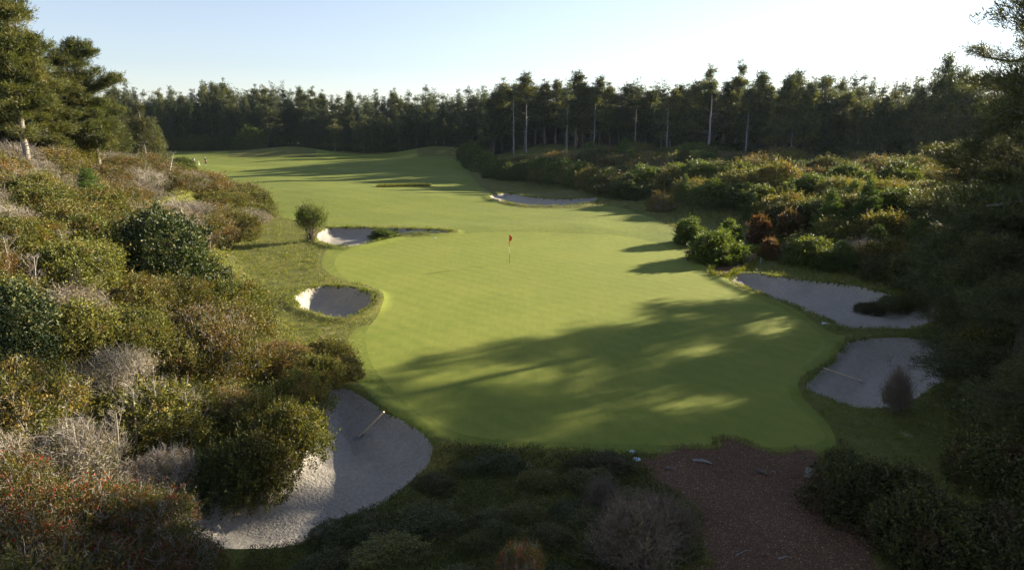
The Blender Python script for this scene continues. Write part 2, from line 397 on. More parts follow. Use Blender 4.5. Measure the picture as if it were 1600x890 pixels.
# ------------------------------------------------------------------ the land, split along the outlines of green, fairway, sand and paths
def build_land():
    ys = np.concatenate([np.linspace(-45, 5, 26)[:-1], 5 + (np.exp(np.linspace(0, 1, 640) * math.log(1 + 150 / 12)) - 1) * 12])
    ys = np.concatenate([ys, np.geomspace(ys[-1] + 1.5, 5000, 60)])
    u = np.linspace(-1, 1, 620)
    u = np.concatenate([-np.geomspace(12, 1.02, 40), u, np.geomspace(1.02, 12, 40)])
    wv = 5 + 0.86 * np.maximum(ys, 0)
    X = u[None, :] * wv[:, None]; Y = np.repeat(ys[:, None], len(u), 1)
    nr, nc = X.shape; x = X.ravel(); y = Y.ravel()
    cell = np.maximum(np.gradient(ys)[:, None] * np.ones(nc)[None], 0).ravel()
    cx = (wv * (2 / 619))[:, None].repeat(nc, 1).ravel(); cell = np.minimum(cell, cx) * .55
    regs = [('fairway', FAIR), ('green', GREEN)] + [('path ' + k, P) for k, P in PATHS.items()] + [('bunker ' + k, v[0]) for k, v in BUNK.items()]
    for nme, P in regs:
        lo = P.min(0) - 1; hi = P.max(0) + 1
        m = np.where((x > lo[0]) & (x < hi[0]) & (y > lo[1]) & (y < hi[1]))[0]
        d, qx, qy = poly_dist(x[m], y[m], P, True)
        s = np.abs(d) < cell[m]
        x[m[s]] = qx[s]; y[m[s]] = qy[s]
    z = H(x, y)
    i = np.arange(nr - 1)[:, None] * nc + np.arange(nc - 1)[None]
    F = np.stack([i, i + 1, i + nc + 1, i + nc], -1).reshape(-1, 4)
    V = np.stack([x, y, z], 1)
    cxs = x[F].mean(1); cys = y[F].mean(1)
    cls = np.zeros(len(F), int)
    for k, (nme, P) in enumerate(regs):
        lo = P.min(0); hi = P.max(0)
        m = np.where((cxs > lo[0]) & (cxs < hi[0]) & (cys > lo[1]) & (cys < hi[1]))[0]
        d, _, _ = poly_dist(cxs[m], cys[m], P, True)
        cls[m[d > 0]] = k + 1
    names = [('ground', 'rough', 'brownish rough ground carrying the dunes and the trees')] 
    lab = {'fairway': ('fairway', 'fair', 'mown green fairway running away between the wooded banks'),
           'green': ('green', 'green', 'smooth pale putting green around the flagstick'),
           'path mulch': ('path', 'mulch', 'brown wood chip path meeting the front of the green'),
           'path short': ('path', 'mulch', 'short brown path behind the big round bush'),
           'bunker front': ('bunker', 'sand', 'large shaded sand bunker holding the upright rake'),
           'bunker side': ('bunker', 'sand', 'small half lit sand bunker beside the green'),
           'bunker back': ('bunker', 'sand', 'bright sand bunker beside the lone small tree'),
           'bunker fairway': ('bunker', 'sand', 'thin shaded sand bunker beyond the green under the bank'),
           'bunker long': ('bunker', 'sand', 'long shaded sand bunker below the right bank'),
           'bunker near right': ('bunker', 'sand', 'shaded sand bunker with a rake lying in it')}
    for nme, _ in regs: names.append(lab[nme])
    # normals of the whole sheet so that the pieces shade as one
    fn = np.cross(V[F[:, 2]] - V[F[:, 0]], V[F[:, 3]] - V[F[:, 1]])
    vn = np.zeros_like(V)
    for c in range(4): np.add.at(vn, F[:, c], fn)
    vn = unit(vn)
    for k, (nm, mt, lb) in enumerate(names):
        f = F[cls == k]
        if not len(f): continue
        used, inv = np.unique(f.ravel(), return_inverse=True)
        me = new_mesh(nm, V[used], inv.reshape(-1, 4), M[mt], True)
        if not nm.startswith('bunker'):
            me.normals_split_custom_set_from_vertices(vn[used].tolist())
        tag(link(nm, me), lb, kind='structure')
build_land()

# ------------------------------------------------------------------ plant generators (meshes only; things are assembled below)
def shrub_mesh(seed, rad, h, n_clump, per, leaf, lobes=9, spread=.1, twigs=0, twig_len=.5, mat='olive', stem_mat='stem', upright=.4, hollow=.8, stems=14, leaf_w=.5, curl=0.0, base=.0, twig_r=.006, shoots=300, shoot_len=.42):
    rng = np.random.default_rng(seed); lobes = int(lobes * 1.9)
    a = rng.uniform(0, 2 * PI, lobes); q = np.sqrt(rng.uniform(.02, 1, lobes)) * rad * .68
    lr = rng.uniform(.20, .42, lobes) * rad
    c = np.stack([np.cos(a) * q, np.sin(a) * q, np.zeros(lobes)], 1)
    c[:, 2] = base + (h - lr * .75) * np.sqrt(np.clip(1 - (q / rad) ** 2, .1, 1)) * rng.uniform(.6, 1.0, lobes)
    c[0] = (0, 0, h - lr[0] * .75)
    # low skirt lobes so that the bush meets the ground
    sk = max(5, lobes // 2) if base == 0 else 0
    if sk:
        a2 = np.arange(sk) * 2 * PI / sk + rng.uniform(0, .6, sk); r2 = rng.uniform(.3, .42, sk) * rad
        c2 = np.stack([np.cos(a2) * rad * .66, np.sin(a2) * rad * .66, r2 * rng.uniform(.35, .9, sk)], 1)
        c = np.vstack([c, c2]); lr = np.concatenate([lr, r2])
    n = n_clump * 2
    w = lr ** 2; li = rng.choice(len(c), n, p=w / w.sum())
    d = unit(rng.normal(size=(n, 3)) + np.array([0, 0, .35]))
    wob = 1 + .30 * np.sin(d[:, 0] * 7 + li) * np.sin(d[:, 1] * 8 + 2 * li) + rng.normal(size=n) * .06
    p = c[li] + d * (lr[li] * wob * rng.uniform(.72, 1.03, n) ** .7)[:, None]
    keep = np.ones(n, bool)
    for k in range(len(c)):
        ins = (np.linalg.norm(p - c[k], axis=1) < lr[k] * hollow) & (li != k)
        keep &= ~(ins & (rng.random(n) > .12))
    keep &= p[:, 2] > 0.02
    p = p[keep][:n_clump]; d = d[keep][:n_clump]; m = len(p)
    P = np.repeat(p, per, 0) + rng.normal(size=(m * per, 3)) * spread
    D = np.repeat(d, per, 0) * .7 + rng.normal(size=(m * per, 3)) * .75 + np.array([0, 0, upright])
    if shoots:
        k = rng.choice(m, shoots); s0 = p[k] - d[k] * .05; sd = unit(d[k] * .8 + rng.normal(size=(shoots, 3)) * .35 + np.array([0, 0, .75])); q = 14
        t = np.tile(np.linspace(.1, 1, q), shoots)[:, None]; ln = np.repeat(shoot_len * rng.uniform(.4, 1.3, shoots) * rad ** .5, q)[:, None]
        sp = np.repeat(s0, q, 0) + np.repeat(sd, q, 0) * t * ln + rng.normal(size=(shoots * q, 3)) * .012
        P = np.vstack([P, sp]); D = np.vstack([D, np.repeat(sd, q, 0) * .6 + rng.normal(size=(shoots * q, 3)) * .7])
    L = leaf * rng.uniform(.6, 1.35, len(P))
    fv, ff = leaves(P, D, L, L * leaf_w, rng)
    fol = new_mesh('foliage', fv, ff, M[mat])
    parts = []
    T = stems; ti = rng.choice(len(c), T); tip = c[ti] + unit(rng.normal(size=(T, 3)) + [0, 0, .8]) * lr[ti][:, None] * .8
    b0 = np.stack([rng.normal(size=T) * .08 * rad, rng.normal(size=T) * .08 * rad, np.full(T, -.15)], 1)
    mid = (b0 + tip) / 2 + rng.normal(size=(T, 3)) * .12 * rad; q1 = b0 * .7 + tip * .3 + rng.normal(size=(T, 3)) * .06 * rad
    parts.append(tubes(np.stack([b0, q1, mid, tip], 1), np.stack([np.full(T, .035), np.full(T, .028), np.full(T, .018), np.full(T, .006)], 1) * max(.5, rad), 5))
    if twigs:
        k = rng.choice(m, twigs); s = p[k] - d[k] * .18 * rad; dd = unit(d[k] * .7 + rng.normal(size=(twigs, 3)) * .45 + np.array([0, 0, .7 + curl]))
        ln = (twig_len * rng.uniform(.4, 1.3, twigs))[:, None]
        bend = rng.normal(size=(twigs, 3)) * ln * .22
        m1 = s + dd * ln * .4 + bend * .6; m2 = s + dd * ln * .7 + bend * .5 + rng.normal(size=(twigs, 3)) * ln * .07; e = s + dd * ln + rng.normal(size=(twigs, 3)) * ln * .15
        rr = rng.uniform(.7, 1.4, twigs)[:, None] * twig_r
        parts.append(tubes(np.stack([s, m1, m2, e], 1), rr * np.array([[1.3, 1, .75, .35]]), 3))
        # side twiglets
        s2 = m1 + (m2 - m1) * rng.random((twigs, 1)); e2 = s2 + unit(dd + rng.normal(size=(twigs, 3)) * .8) * ln * .45
        parts.append(tubes(np.stack([s2, (s2 + e2) / 2 + rng.normal(size=(twigs, 3)) * ln * .05, e2], 1), rr * np.array([[.8, .6, .3]]), 3))
    sv, sf = join(parts)
    return (new_mesh('stems', sv, sf, M[stem_mat]), fol)

def conifer_mesh(seed, h, profile, z0, n_br, tuft_n, blade, bw, per=7, droop=-.1, lift=.25, trunk_r=.2, mat='pine', tmat='bark', sweep=0.0, lean=(0, 0), tuft_r=.22, flat_=.35, jit=.25, fan=.45, dead=0, crook=.0, clump=0.0, asym=0.0):
    """a conifer of height h: trunk with limbs, crown of needle tufts. profile(t)->branch reach at crown fraction t (0 low, 1 top)"""
    rng = np.random.default_rng(seed)
    NT = 12
    tz = np.linspace(-.4, h * .985, NT); ft = np.clip(tz / h, 0, 1)
    kx = np.cumsum(rng.normal(size=NT)) * crook; ky = np.cumsum(rng.normal(size=NT)) * crook
    tx = lean[0] * ft ** 1.4 * h + kx; ty = lean[1] * ft ** 1.4 * h + ky
    tr = trunk_r * (1.02 - ft) ** .85 + .012
    tr[0] *= 1.35
    parts = [tubes(np.stack([tx, ty, tz], 1)[None], tr[None], 8)]
    f = np.sort(rng.uniform(0, 1, n_br) ** .9); zb = z0 + (h * .985 - z0) * f
    ang = np.arange(n_br) * 2.39996 + rng.normal(size=n_br) * .5
    reach = np.array([profile(t) for t in f]) * rng.uniform(1 - jit, 1 + jit * .7, n_br)
    if asym: reach *= 1 + asym * np.cos(ang)
    if clump: reach *= 1 - clump * (np.sin(f * 19 + seed) > .2)
    sx = np.interp(zb, tz, tx); sy = np.interp(zb, tz, ty)
    base = np.stack([sx, sy, zb], 1); dr = np.stack([np.cos(ang), np.sin(ang), np.zeros(n_br)], 1)
    K = 5; s = np.linspace(0, 1, K)[None, :, None]
    el = (droop + lift * f)[:, None, None]
    wob = rng.normal(size=(n_br, K, 3)) * .05 * reach[:, None, None]; wob[:, 0] = 0
    BP = base[:, None] + dr[:, None] * reach[:, None, None] * s + np.array([0, 0, 1.]) * reach[:, None, None] * (el * s + sweep * s ** 2) + wob
    br = (.012 + .022 * reach * trunk_r / .25)[:, None] * np.array([[1, .8, .6, .4, .18]])
    parts.append(tubes(BP, br, 4))
    if dead:
        a = rng.uniform(0, 2 * PI, dead); zz = rng.uniform(.12 * h, max(z0, .3 * h), dead); ln = rng.uniform(.4, 1.6, dead)
        b0 = np.stack([np.interp(zz, tz, tx), np.interp(zz, tz, ty), zz], 1); e = b0 + np.stack([np.cos(a) * ln, np.sin(a) * ln, rng.uniform(-.35, .3, dead) * ln], 1)
        parts.append(tubes(np.stack([b0, (b0 + e) / 2 + rng.normal(size=(dead, 3)) * .08, e], 1), np.array([[.04, .025, .008]]).repeat(dead, 0), 3))
    # tufts along the limbs
    w = reach ** 1.25 + .10; bi = rng.choice(n_br, tuft_n, p=w / w.sum())
    t = 1 - rng.uniform(0, 1, tuft_n) ** 1.5 * .8
    seg = np.clip(t * (K - 1), 0, K - 1.001); i0 = seg.astype(int); fr = (seg - i0)[:, None]
    q = BP[bi, i0] * (1 - fr) + BP[bi, i0 + 1] * fr
    lat = np.stack([-dr[bi, 1], dr[bi, 0], np.zeros(tuft_n)], 1)
    off = rng.normal(size=tuft_n) * fan * (.25 + .5 * (1 - np.abs(t - .7))) * reach[bi] * .6
    off = np.clip(off, -reach[bi] * .8, reach[bi] * .8)
    q = q + lat * off[:, None] - dr[bi] * (np.abs(off) * .35)[:, None] + rng.normal(size=(tuft_n, 3)) * np.array([1, 1, flat_]) * tuft_r
    q[:, 2] += np.abs(rng.normal(size=tuft_n)) * tuft_r * .3
    P = np.repeat(q, per, 0); m = len(P)
    D = np.repeat(dr[bi] * .6 + lat * np.sign(off)[:, None] * .35 + np.array([0, 0, .45]), per, 0) + rng.normal(size=(m, 3)) * .65
    L = blade * rng.uniform(.6, 1.3, m)
    P = P + rng.normal(size=(m, 3)) * tuft_r * .35
    V, Fc = leaves(P, D, L, bw * rng.uniform(.7, 1.3, m), rng)
    tv, tf = join(parts)
    return (new_mesh('trunk', tv, tf, M[tmat], True), new_mesh('crown', V, Fc, M[mat]))

def snag_mesh(seed, h, r, n_br, blen, mat='barkpale', lean=(0, 0), low=.3, up=.3, sub=2):
    rng = np.random.default_rng(seed)
    NT = 10; tz = np.linspace(-.3, h, NT); ft = np.clip(tz / h, 0, 1)
    tx = lean[0] * h * ft + np.cumsum(rng.normal(size=NT)) * .03 * h / 10; ty = lean[1] * h * ft + np.cumsum(rng.normal(size=NT)) * .03 * h / 10
    tr = r * (1.03 - ft) ** .8 + .008
    trunk = tubes(np.stack([tx, ty, tz], 1)[None], tr[None], 7)
    f = rng.uniform(low, 1, n_br); a = rng.uniform(0, 2 * PI, n_br); ln = blen * rng.uniform(.3, 1.1, n_br) * (1.15 - f * .75)
    z = f * h; b0 = np.stack([np.interp(z, tz, tx), np.interp(z, tz, ty), z], 1)
    d = np.stack([np.cos(a), np.sin(a), rng.uniform(up - .4, up + .5, n_br)], 1)
    K = 4; s = np.linspace(0, 1, K)[None, :, None]
    P = b0[:, None] + d[:, None] * ln[:, None, None] * s + rng.normal(size=(n_br, K, 3)) * (ln * .07)[:, None, None] * (s > 0)
    br = tubes(P, (r * .32) * np.array([[1, .7, .45, .15]]) * np.clip(ln / blen, .4, 1)[:, None], 4)
    bits = [br]
    for _ in range(sub):
        k = rng.integers(1, K - 1, n_br); s0 = P[np.arange(n_br), k] + (P[np.arange(n_br), k + 1] - P[np.arange(n_br), k]) * rng.random((n_br, 1))
        e = s0 + unit(d + rng.normal(size=(n_br, 3)) * .9) * (ln * .45)[:, None]
        bits.append(tubes(np.stack([s0, (s0 + e) / 2 + rng.normal(size=(n_br, 3)) * .03, e], 1), r * .14 * np.array([[1, .6, .2]]).repeat(n_br, 0), 3))
    bv, bf = join(bits)
    return (new_mesh('trunk', *trunk, M[mat], True), new_mesh('branches', bv, bf, M[mat], True))

# kinds: (mesh pairs), part names, size of the prototype
KIND = {}
def kind(key, name, cat, parts, meshes, size): KIND[key] = dict(name=name, cat=cat, parts=parts, meshes=meshes, size=size)
SHP = ('stems', 'foliage')
kind('olive', 'shrub', 'shrub', SHP, [shrub_mesh(s, 1.3, 1.5, 1500, 13, .075, 11, .055, 90, .4, 'olive') for s in (1, 2, 3)], (1.3, 1.5))
kind('lime', 'shrub', 'shrub', SHP, [shrub_mesh(s, 1.3, 1.4, 1500, 13, .075, 11, .055, 60, .4, 'lime') for s in (4, 5)], (1.3, 1.4))
kind('rusty', 'shrub', 'shrub', SHP, [shrub_mesh(s, 1.3, 1.3, 1500, 12, .068, 11, .06, 260, .45, 'rusty', 'twig') for s in (6, 7, 8)], (1.3, 1.3))
kind('grey', 'shrub', 'shrub', SHP, [shrub_mesh(s, 1.3, 1.2, 1500, 8, .05, 10, .09, 900, .55, 'greyleaf', 'twig', curl=.1, twig_r=.006, shoots=60) for s in (9, 10, 11)], (1.3, 1.5))
kind('red', 'shrub', 'shrub', SHP, [shrub_mesh(s, 1.2, 1.2, 2200, 11, .050, 12, .06, 450, .42, 'redleaf', 'twig', twig_r=.005) for s in (12, 13)], (1.2, 1.3))
kind('broad', 'shrub', 'shrub', SHP, [shrub_mesh(s, 1.8, 2.6, 1300, 12, .15, 12, .10, 20, .4, 'broad', leaf_w=.42, upright=.2) for s in (14, 15)], (1.8, 2.6))
kind('round', 'round_bush', 'bush', SHP, [shrub_mesh(s, 1.1, 1.9, 1300, 12, .10, 10, .06, 0, .4, 'roundleaf') for s in (16, 17)], (1.1, 1.9))
kind('roundrust', 'round_bush', 'bush', SHP, [shrub_mesh(s, 1.1, 1.8, 1300, 12, .10, 10, .06, 60, .3, 'roundrust') for s in (18, 19)], (1.1, 1.8))
kind('darkmass', 'shrub', 'shrub', SHP, [shrub_mesh(s, 1.6, 1.8, 1500, 12, .095, 12, .07, 90, .4, 'heath') for s in (20, 21)], (1.6, 1.8))
kind('greydark', 'shrub', 'shrub', SHP, [shrub_mesh(s, 1.0, 1.3, 500, 8, .045, 9, .09, 1300, .7, 'greyleaf', 'stem', curl=.4, twig_r=.006) for s in (22,)], (1.0, 1.6))
kind('small_tree', 'small_tree', 'tree', ('stems', 'foliage'), [shrub_mesh(24, 1.5, 3.0, 1100, 9, .10, 12, .12, 60, .5, 'roundleaf', base=.12, stems=30, shoot_len=.6)], (1.5, 3.0))
TP = ('trunk', 'crown')
kind('shore', 'pine_tree', 'tree', TP, [
    conifer_mesh(31, 11, lambda t: 3.1 * math.sin(PI * min(1, .22 + .78 * (1 - t))) ** .55 * (1 - t * .55), 2.2, 70, 4600, .29, .042, 13, -.05, .45, .22, 'pine', 'bark', .12, (.03, 0), .26, .4, .35, .5, 14, .05, .35),
    conifer_mesh(32, 11, lambda t: 2.9 * (1 - t) ** .6 + .35, 1.6, 64, 4600, .29, .042, 13, -.05, .5, .2, 'pine', 'bark', .1, (-.06, 0), .25, .4, .4, .5, 12, .06, .3, .3),
    conifer_mesh(33, 11, lambda t: 2.2 * (1 - t) ** .75 + .3, 2.8, 56, 3400, .29, .042, 13, 0, .45, .17, 'pine', 'bark', .1, (.10, 0), .3, .4, .4, .5, 12, .07, .3, -.2)], (3, 11))
kind('bigpine', 'pine_tree', 'tree', TP, [
    conifer_mesh(34, 17, lambda t: (4.6 * (1 - t) ** .7 + .6), 1.5, 50, 4600, .27, .032, 14, -.10, .25, .3, 'pinedark', 'bark', .10, (0, 0), .34, .25, .35, .5, 10, .06, .45),
    conifer_mesh(35, 9, lambda t: 4.2 * (1 - t) ** .55 + .4, .3, 44, 4200, .27, .032, 14, -.15, .45, .26, 'pinedark', 'barkdark', .06, (0, 0), .4, .4, .3, .5, 6, .05, .25),
    conifer_mesh(36, 9, lambda t: 3.6 * math.sqrt(max(0, 1 - t)) + .3, .2, 58, 8000, .27, .030, 14, -.12, .5, .22, 'pinedark', 'barkdark', .05, (.05, 0), .4, .45, .35, .5, 6, .05, .2)], (4, 10))
kind('farpine', 'pine_tree', 'tree', TP, [
    conifer_mesh(41, 17, lambda t: 2.9 * (1 - t) ** .75 * (.85 + .25 * math.sin(t * 14)) + .2, 5.0, 54, 2000, .42, .10, 7, 0, .35, .24, 'pine', 'barkdark', .05, (.01, 0), .30, .8, .45, .5, 16, .06, .4),
    conifer_mesh(42, 17, lambda t: 2.7 * (1 - t) ** .8 + .12, 4, 60, 2200, .42, .10, 7, 0, .3, .22, 'pine', 'barkdark', .05, (-.02, 0), .30, .8, .35, .5, 18, .08, .4),
    conifer_mesh(43, 17, lambda t: 2.3 * (1 - t) ** .55 * (.85 + .25 * math.sin(t * 11)) + .2, 6.5, 44, 1700, .42, .10, 7, .05, .35, .2, 'pine', 'bark', .05, (.02, 0), .30, .8, .35, .5, 22, .06, .45)], (2.7, 17))
kind('fir', 'fir_tree', 'tree', TP, [
    conifer_mesh(44, 18, lambda t: 2.9 * (1 - t) ** .85 + .12, 2.5, 70, 1600, .38, .10, 7, -.15, .3, .22, 'fir', 'barkdark', 0, (0, 0), .26, .9, .25, .45, 8, .02, .15),
    conifer_mesh(45, 18, lambda t: 2.4 * (1 - t) ** .7 + .15, 4, 56, 1400, .38, .10, 7, -.12, .25, .2, 'fir', 'barkdark', 0, (0, 0), .26, .9, .35, .45, 10, .03, .3),
    conifer_mesh(46, 18, lambda t: 3.3 * (1 - t) ** .6 + .12, 1.5, 70, 1800, .38, .10, 7, -.12, .35, .24, 'fir', 'barkdark', 0, (.01, 0), .28, .9, .3, .5, 6, .03, .2)], (2.9, 18))
kind('dense', 'pine_tree', 'tree', TP, [
    conifer_mesh(47, 12, lambda t: 3.6 * (1 - t) ** .7 + .15, .5, 74, 2600, .36, .09, 7, -.05, .5, .24, 'pinedark', 'bark', .05, (0, 0), .34, .9, .35, .55, 8, .04, .25),
    conifer_mesh(48, 12, lambda t: 3.9 * (1 - t) ** .6 * (.85 + .25 * math.sin(t * 13)) + .15, .8, 70, 2600, .36, .09, 7, -.05, .45, .24, 'pinedark', 'bark', .08, (.03, 0), .34, .9, .35, .55, 8, .04, .35)], (3.6, 12))
kind('spruce', 'young_spruce', 'tree', TP, [conifer_mesh(49, 2.6, lambda t: 1.15 * (1 - t) + .05, .05, 90, 2200, .10, .020, 8, -.05, .5, .04, 'spruce', 'stem', .05, (0, 0), .06, .3, .2, .5)], (1.15, 2.6))
kind('snag', 'dead_tree', 'tree', ('trunk', 'branches'), [snag_mesh(51, 11, .17, 16, 1.8), snag_mesh(52, 6, .10, 22, 1.5, 'twig', (.1, .1), .25, .4, 3)], (1.8, 11))
kind('bareshrub', 'bare_shrub', 'shrub', ('trunk', 'branches'), [snag_mesh(53, 1.6, .035, 30, 1.1, 'twig', (.1, 0), .05, .8, 4), snag_mesh(54, 1.5, .03, 34, 1.0, 'twig', (-.15, .1), .05, .7, 4)], (1, 1.6))

_gx = np.arange(-110, 110.01, .4); _gy = np.arange(4, 136, .4)
_G = H(*np.meshgrid(_gx, _gy))
def Hg(x, y):
    x = np.asarray(x, float); y = np.asarray(y, float)
    fx = np.clip((x - _gx[0]) / .4, 0, len(_gx) - 1.001); fy = np.clip((y - _gy[0]) / .4, 0, len(_gy) - 1.001); i = fx.astype(int); j = fy.astype(int); fx = fx - i; fy = fy - j
    return (_G[j, i] * (1 - fx) + _G[j, i + 1] * fx) * (1 - fy) + (_G[j + 1, i] * (1 - fx) + _G[j + 1, i + 1] * fx) * fy
rnd = random.Random(5)
THINGS = []      # (root, description, where) : labels are written at the end
def put(key, x, y, height=None, width=None, z=None, var=None, rot=None, label=None, group=None, desc=None, sink=.05):
    K = KIND[key]; ms = K['meshes']; i = rnd.randrange(len(ms)) if var is None else var
    r0, h0 = K['size']
    sz = (height / h0) if height else 1.0
    sw = (width / r0) if width else sz
    o = bpy.data.objects.new(K['name'], None); o.empty_display_size = .3; C.objects.link(o)
    if z is None: z = float(H(x, y)) - sink
    o.location = (x, y, z); o.rotation_euler = (0, 0, rnd.uniform(0, 2 * PI) if rot is None else rot); o.scale = (sw * (rnd.uniform(.82, 1.1) if K['cat'] == 'shrub' else 1), sw * rnd.uniform(.88, 1.12), sz)
    for nm, me in zip(K['parts'], ms[i]): link(nm, me, o)
    o['category'] = K['cat']
    if group: o['group'] = group
    if label: o['label'] = label
    else: THINGS.append((o, desc or key, height or h0))
    return o

def by_pixel(px, Z, top_py):
    """world x, y on the ray at depth Z and the height of its top there"""
    p = np.array([0, 0, CAM_Z]) + ray(px, top_py) * Z
    return p[0], p[1], p[2]

def tree_px(key, px, Z, top, **k):
    x, y, zt = by_pixel(px, Z, top); g = float(H(x, y)); return put(key, x, y, max(2.0, (zt - g) / .99), z=g - .05, **k)

# ------------------------------------------------------------------ trees
for px, Z, top, v, w in [(2, 46, 8, 0, 3.0), (-45, 50, -20, 1, 3.4), (40, 52, 82, 1, 2.9), (92, 57, 88, 0, 2.4), (126, 58, 64, 1, 2.5), (158, 64, 150, 2, 1.8), (-70, 62, 40, 0, 3.4), (8, 66, 95, 1, 3.2), (70, 70, 120, 0, 3.0)]:
    tree_px('shore', px, Z, top, width=w, var=v, rot=0.4 * v, desc='shaggy shore pine on the left dune')
for px, Z, top, w in [(190, 82, 172, 2.4), (214, 78, 163, 2.3), (178, 72, 188, 2.2), (236, 88, 186, 2.2), (150, 70, 196, 2.4), (205, 92, 190, 2.2), (246, 96, 205, 2.0)]:
    tree_px('dense', px, Z, top, width=w, desc='low bushy conifer on the left dune')
tree_px('snag', 221, 70, 182, width=1.4, var=1, label='thin bare grey tree at the end of the left dune pines')
tree_px('snag', 250, 68, 200, width=2.0, var=1, label='pale crooked dead tree at the tip of the left dune')
tree_px('snag', 238, 50, 262, width=2.0, var=1, label='sprawling bleached dead tree among the dune shrubs')
# nearer pines on the right, whose shadows lie over the green
for x, y, h, v, w, lb in [(24.9, 31.0, 14.3, 0, 4.6, 'tall open pine with layered limbs at the right edge'),
                      (26.6, 37.2, 6.3, 1, 4.0, 'dark bushy pine right of the long bunker'), (29.5, 39.5, 8.2, 2, 4.2, 'dark broad pine behind the end of the long bunker'),
                      (22.6, 30.3, 5.6, 2, 3.3, 'dark pine beside the bunker with the lying rake'),
                      (19.0, 24.2, 5.0, 1, 3.0, 'dark low pine at the right edge below the long bunker'),
                      (16.6, 18.8, 4.2, 2, 2.6, 'lowest dark pine in the bottom right corner')]:
    put('bigpine', x, y, h, w, var=v, rot=v * 1.3, label=lb)
for x, y, h, v, w in [(37.5, 50.3, 13.4, 0, 4.8), (33, 49.0, 9.6, 1, 3.6), (30.5, 40.6, 13.6, 1, 3.8), (33.5, 38.4, 14.0, 0, 4.2), (29.5, 33.6, 13.0, 1, 4.2), (32.5, 35.0, 11.5, 0, 4.4), (29.5, 29.5, 12, 1, 4.4), (25, 26.5, 10, 1, 4.2), (28, 23, 11.5, 1, 4.4), (22.5, 19, 9, 1, 4.2), (26, 16, 9.5, 1, 4.0), (21.5, 13.5, 7.5, 2, 3.4), (18.5, 8.5, 7, 1, 3.2), (25, 6, 9, 1, 3.8)]:
    put('bigpine', x, y, h, w, var=v, desc='big pine at the right edge')

# treeline: (pixel, top row, kind)
left_line = [(172,132),(183,128),(196,133),(210,138),(223,142),(234,143),(250,140),(266,136),(283,143),(300,141),(318,126),(330,130),(343,121),(357,130),(368,137),(381,140),(393,131),(408,135),(420,128),(430,138),(440,127),(452,141),(466,137),(478,145),(488,137),(503,139),(517,150),(530,150),(545,144),(560,147),(573,149),(585,141),(600,152),(613,137),(625,149),(638,142),(652,150),(665,134),(678,138),(690,147),(702,147),(715,141),(730,137),(745,141),(757,136)]
for i, (px, top) in enumerate(left_line):
    Z = 208 + rnd.uniform(-6, 8) - max(0, px - 600) * .12
    k = 'farpine' if (px in (318, 343, 330, 393, 466, 488, 503)) else ('fir' if rnd.random() < .8 else 'farpine')
    tree_px(k, px + rnd.uniform(-2, 2), Z, top, width=rnd.uniform(2.7, 3.7), desc='conifer in the far treeline')
for px in range(150, 780, 11):
    p = px + rnd.uniform(-4, 4); top = np.interp(p, [a for a, _ in left_line], [b for _, b in left_line]) + rnd.uniform(8, 26)
    tree_px(rnd.choice(['fir', 'fir', 'dense']), p, 198 + rnd.uniform(-4, 4), top, width=rnd.uniform(2.8, 3.8), desc='lower conifer under the far treeline')
for px in range(165, 800, 15):
    p = px + rnd.uniform(-5, 5); top = np.interp(p, [a for a, _ in left_line], [b for _, b in left_line]) + rnd.uniform(2, 14)
    tree_px('fir', p, 232 + rnd.uniform(-8, 8), top, width=rnd.uniform(3.2, 4.4), label='dark conifer packed behind the far treeline', group='conifers packed behind the far treeline')
# the lower dense belt in the middle of the far side
for px, top in [(505,190),(520,184),(534,181),(549,179),(565,178),(580,183),(594,178),(608,183),(622,176),(637,180),(651,177),(666,176),(680,180),(694,184),(708,190),(722,192),(736,196)]:
    tree_px('dense', px, 190 + rnd.uniform(-4, 3), top + 3, width=rnd.uniform(2.7, 3.4), desc='low dense conifer beyond the far mounds')
for px, top, w in [(285,217,2.6),(300,213,2.8),(318,213,2.8),(335,216,2.6),(350,213,2.8),(385,198,2.6),(372,214,2.2),(400,204,2.4)]:
    tree_px('round', px, 192, top, width=w, desc='pale leafy bush below the far treeline')

right_line = [(770,137,1),(785,121,1),(803,122,1),(822,115,0),(838,128,1),(853,123,1),(870,126,0),(886,124,2),(902,113,0),(914,128,1),(926,128,1),(940,121,0),(957,128,1),(970,136,2),(983,132,0),(997,122,2),(1012,134,1),(1025,128,2),(1038,124,2),(1052,131,1),(1066,134,0),(1078,130,1),(1090,128,0),(1110,103,3),(1123,134,1),(1136,129,0),(1158,96,3),(1173,130,1),(1192,113,0),(1208,128,1),(1222,131,1),(1236,118,0),(1250,112,0),(1266,118,1),(1282,126,4),(1298,122,4),(1315,128,4),(1333,135,1),(1352,140,4),(1370,148,1),(1388,150,4),(1405,146,4),(1425,150,1),(1444,138,4),(1462,130,4),(1488,88,4),(1508,108,4),(1530,125,4),(1560,130,4),(1590,120,4)]
def Zr(px): return float(np.interp(px, [760, 830, 900, 1000, 1100, 1300, 1500, 1650], [166, 158, 150, 138, 129, 117, 111, 108]))
for px, top, c in right_line:
    k, v, w = [('farpine', 0, 3.0), ('farpine', 1, 2.7), ('fir', 1, 2.6), ('farpine', 2, 2.2), ('dense', None, 3.6)][c]
    Z = Zr(px) + rnd.uniform(-4, 4)
    tree_px(k, px, Z, top, width=w * rnd.uniform(1.0, 1.35) * Z / 135, var=v, desc={'farpine': 'pale stemmed pine in the right treeline', 'fir': 'pointed conifer in the right treeline', 'dense': 'broad dark pine in the right treeline'}[k])
rl = ([a for a, b, c in right_line], [b for a, b, c in right_line])
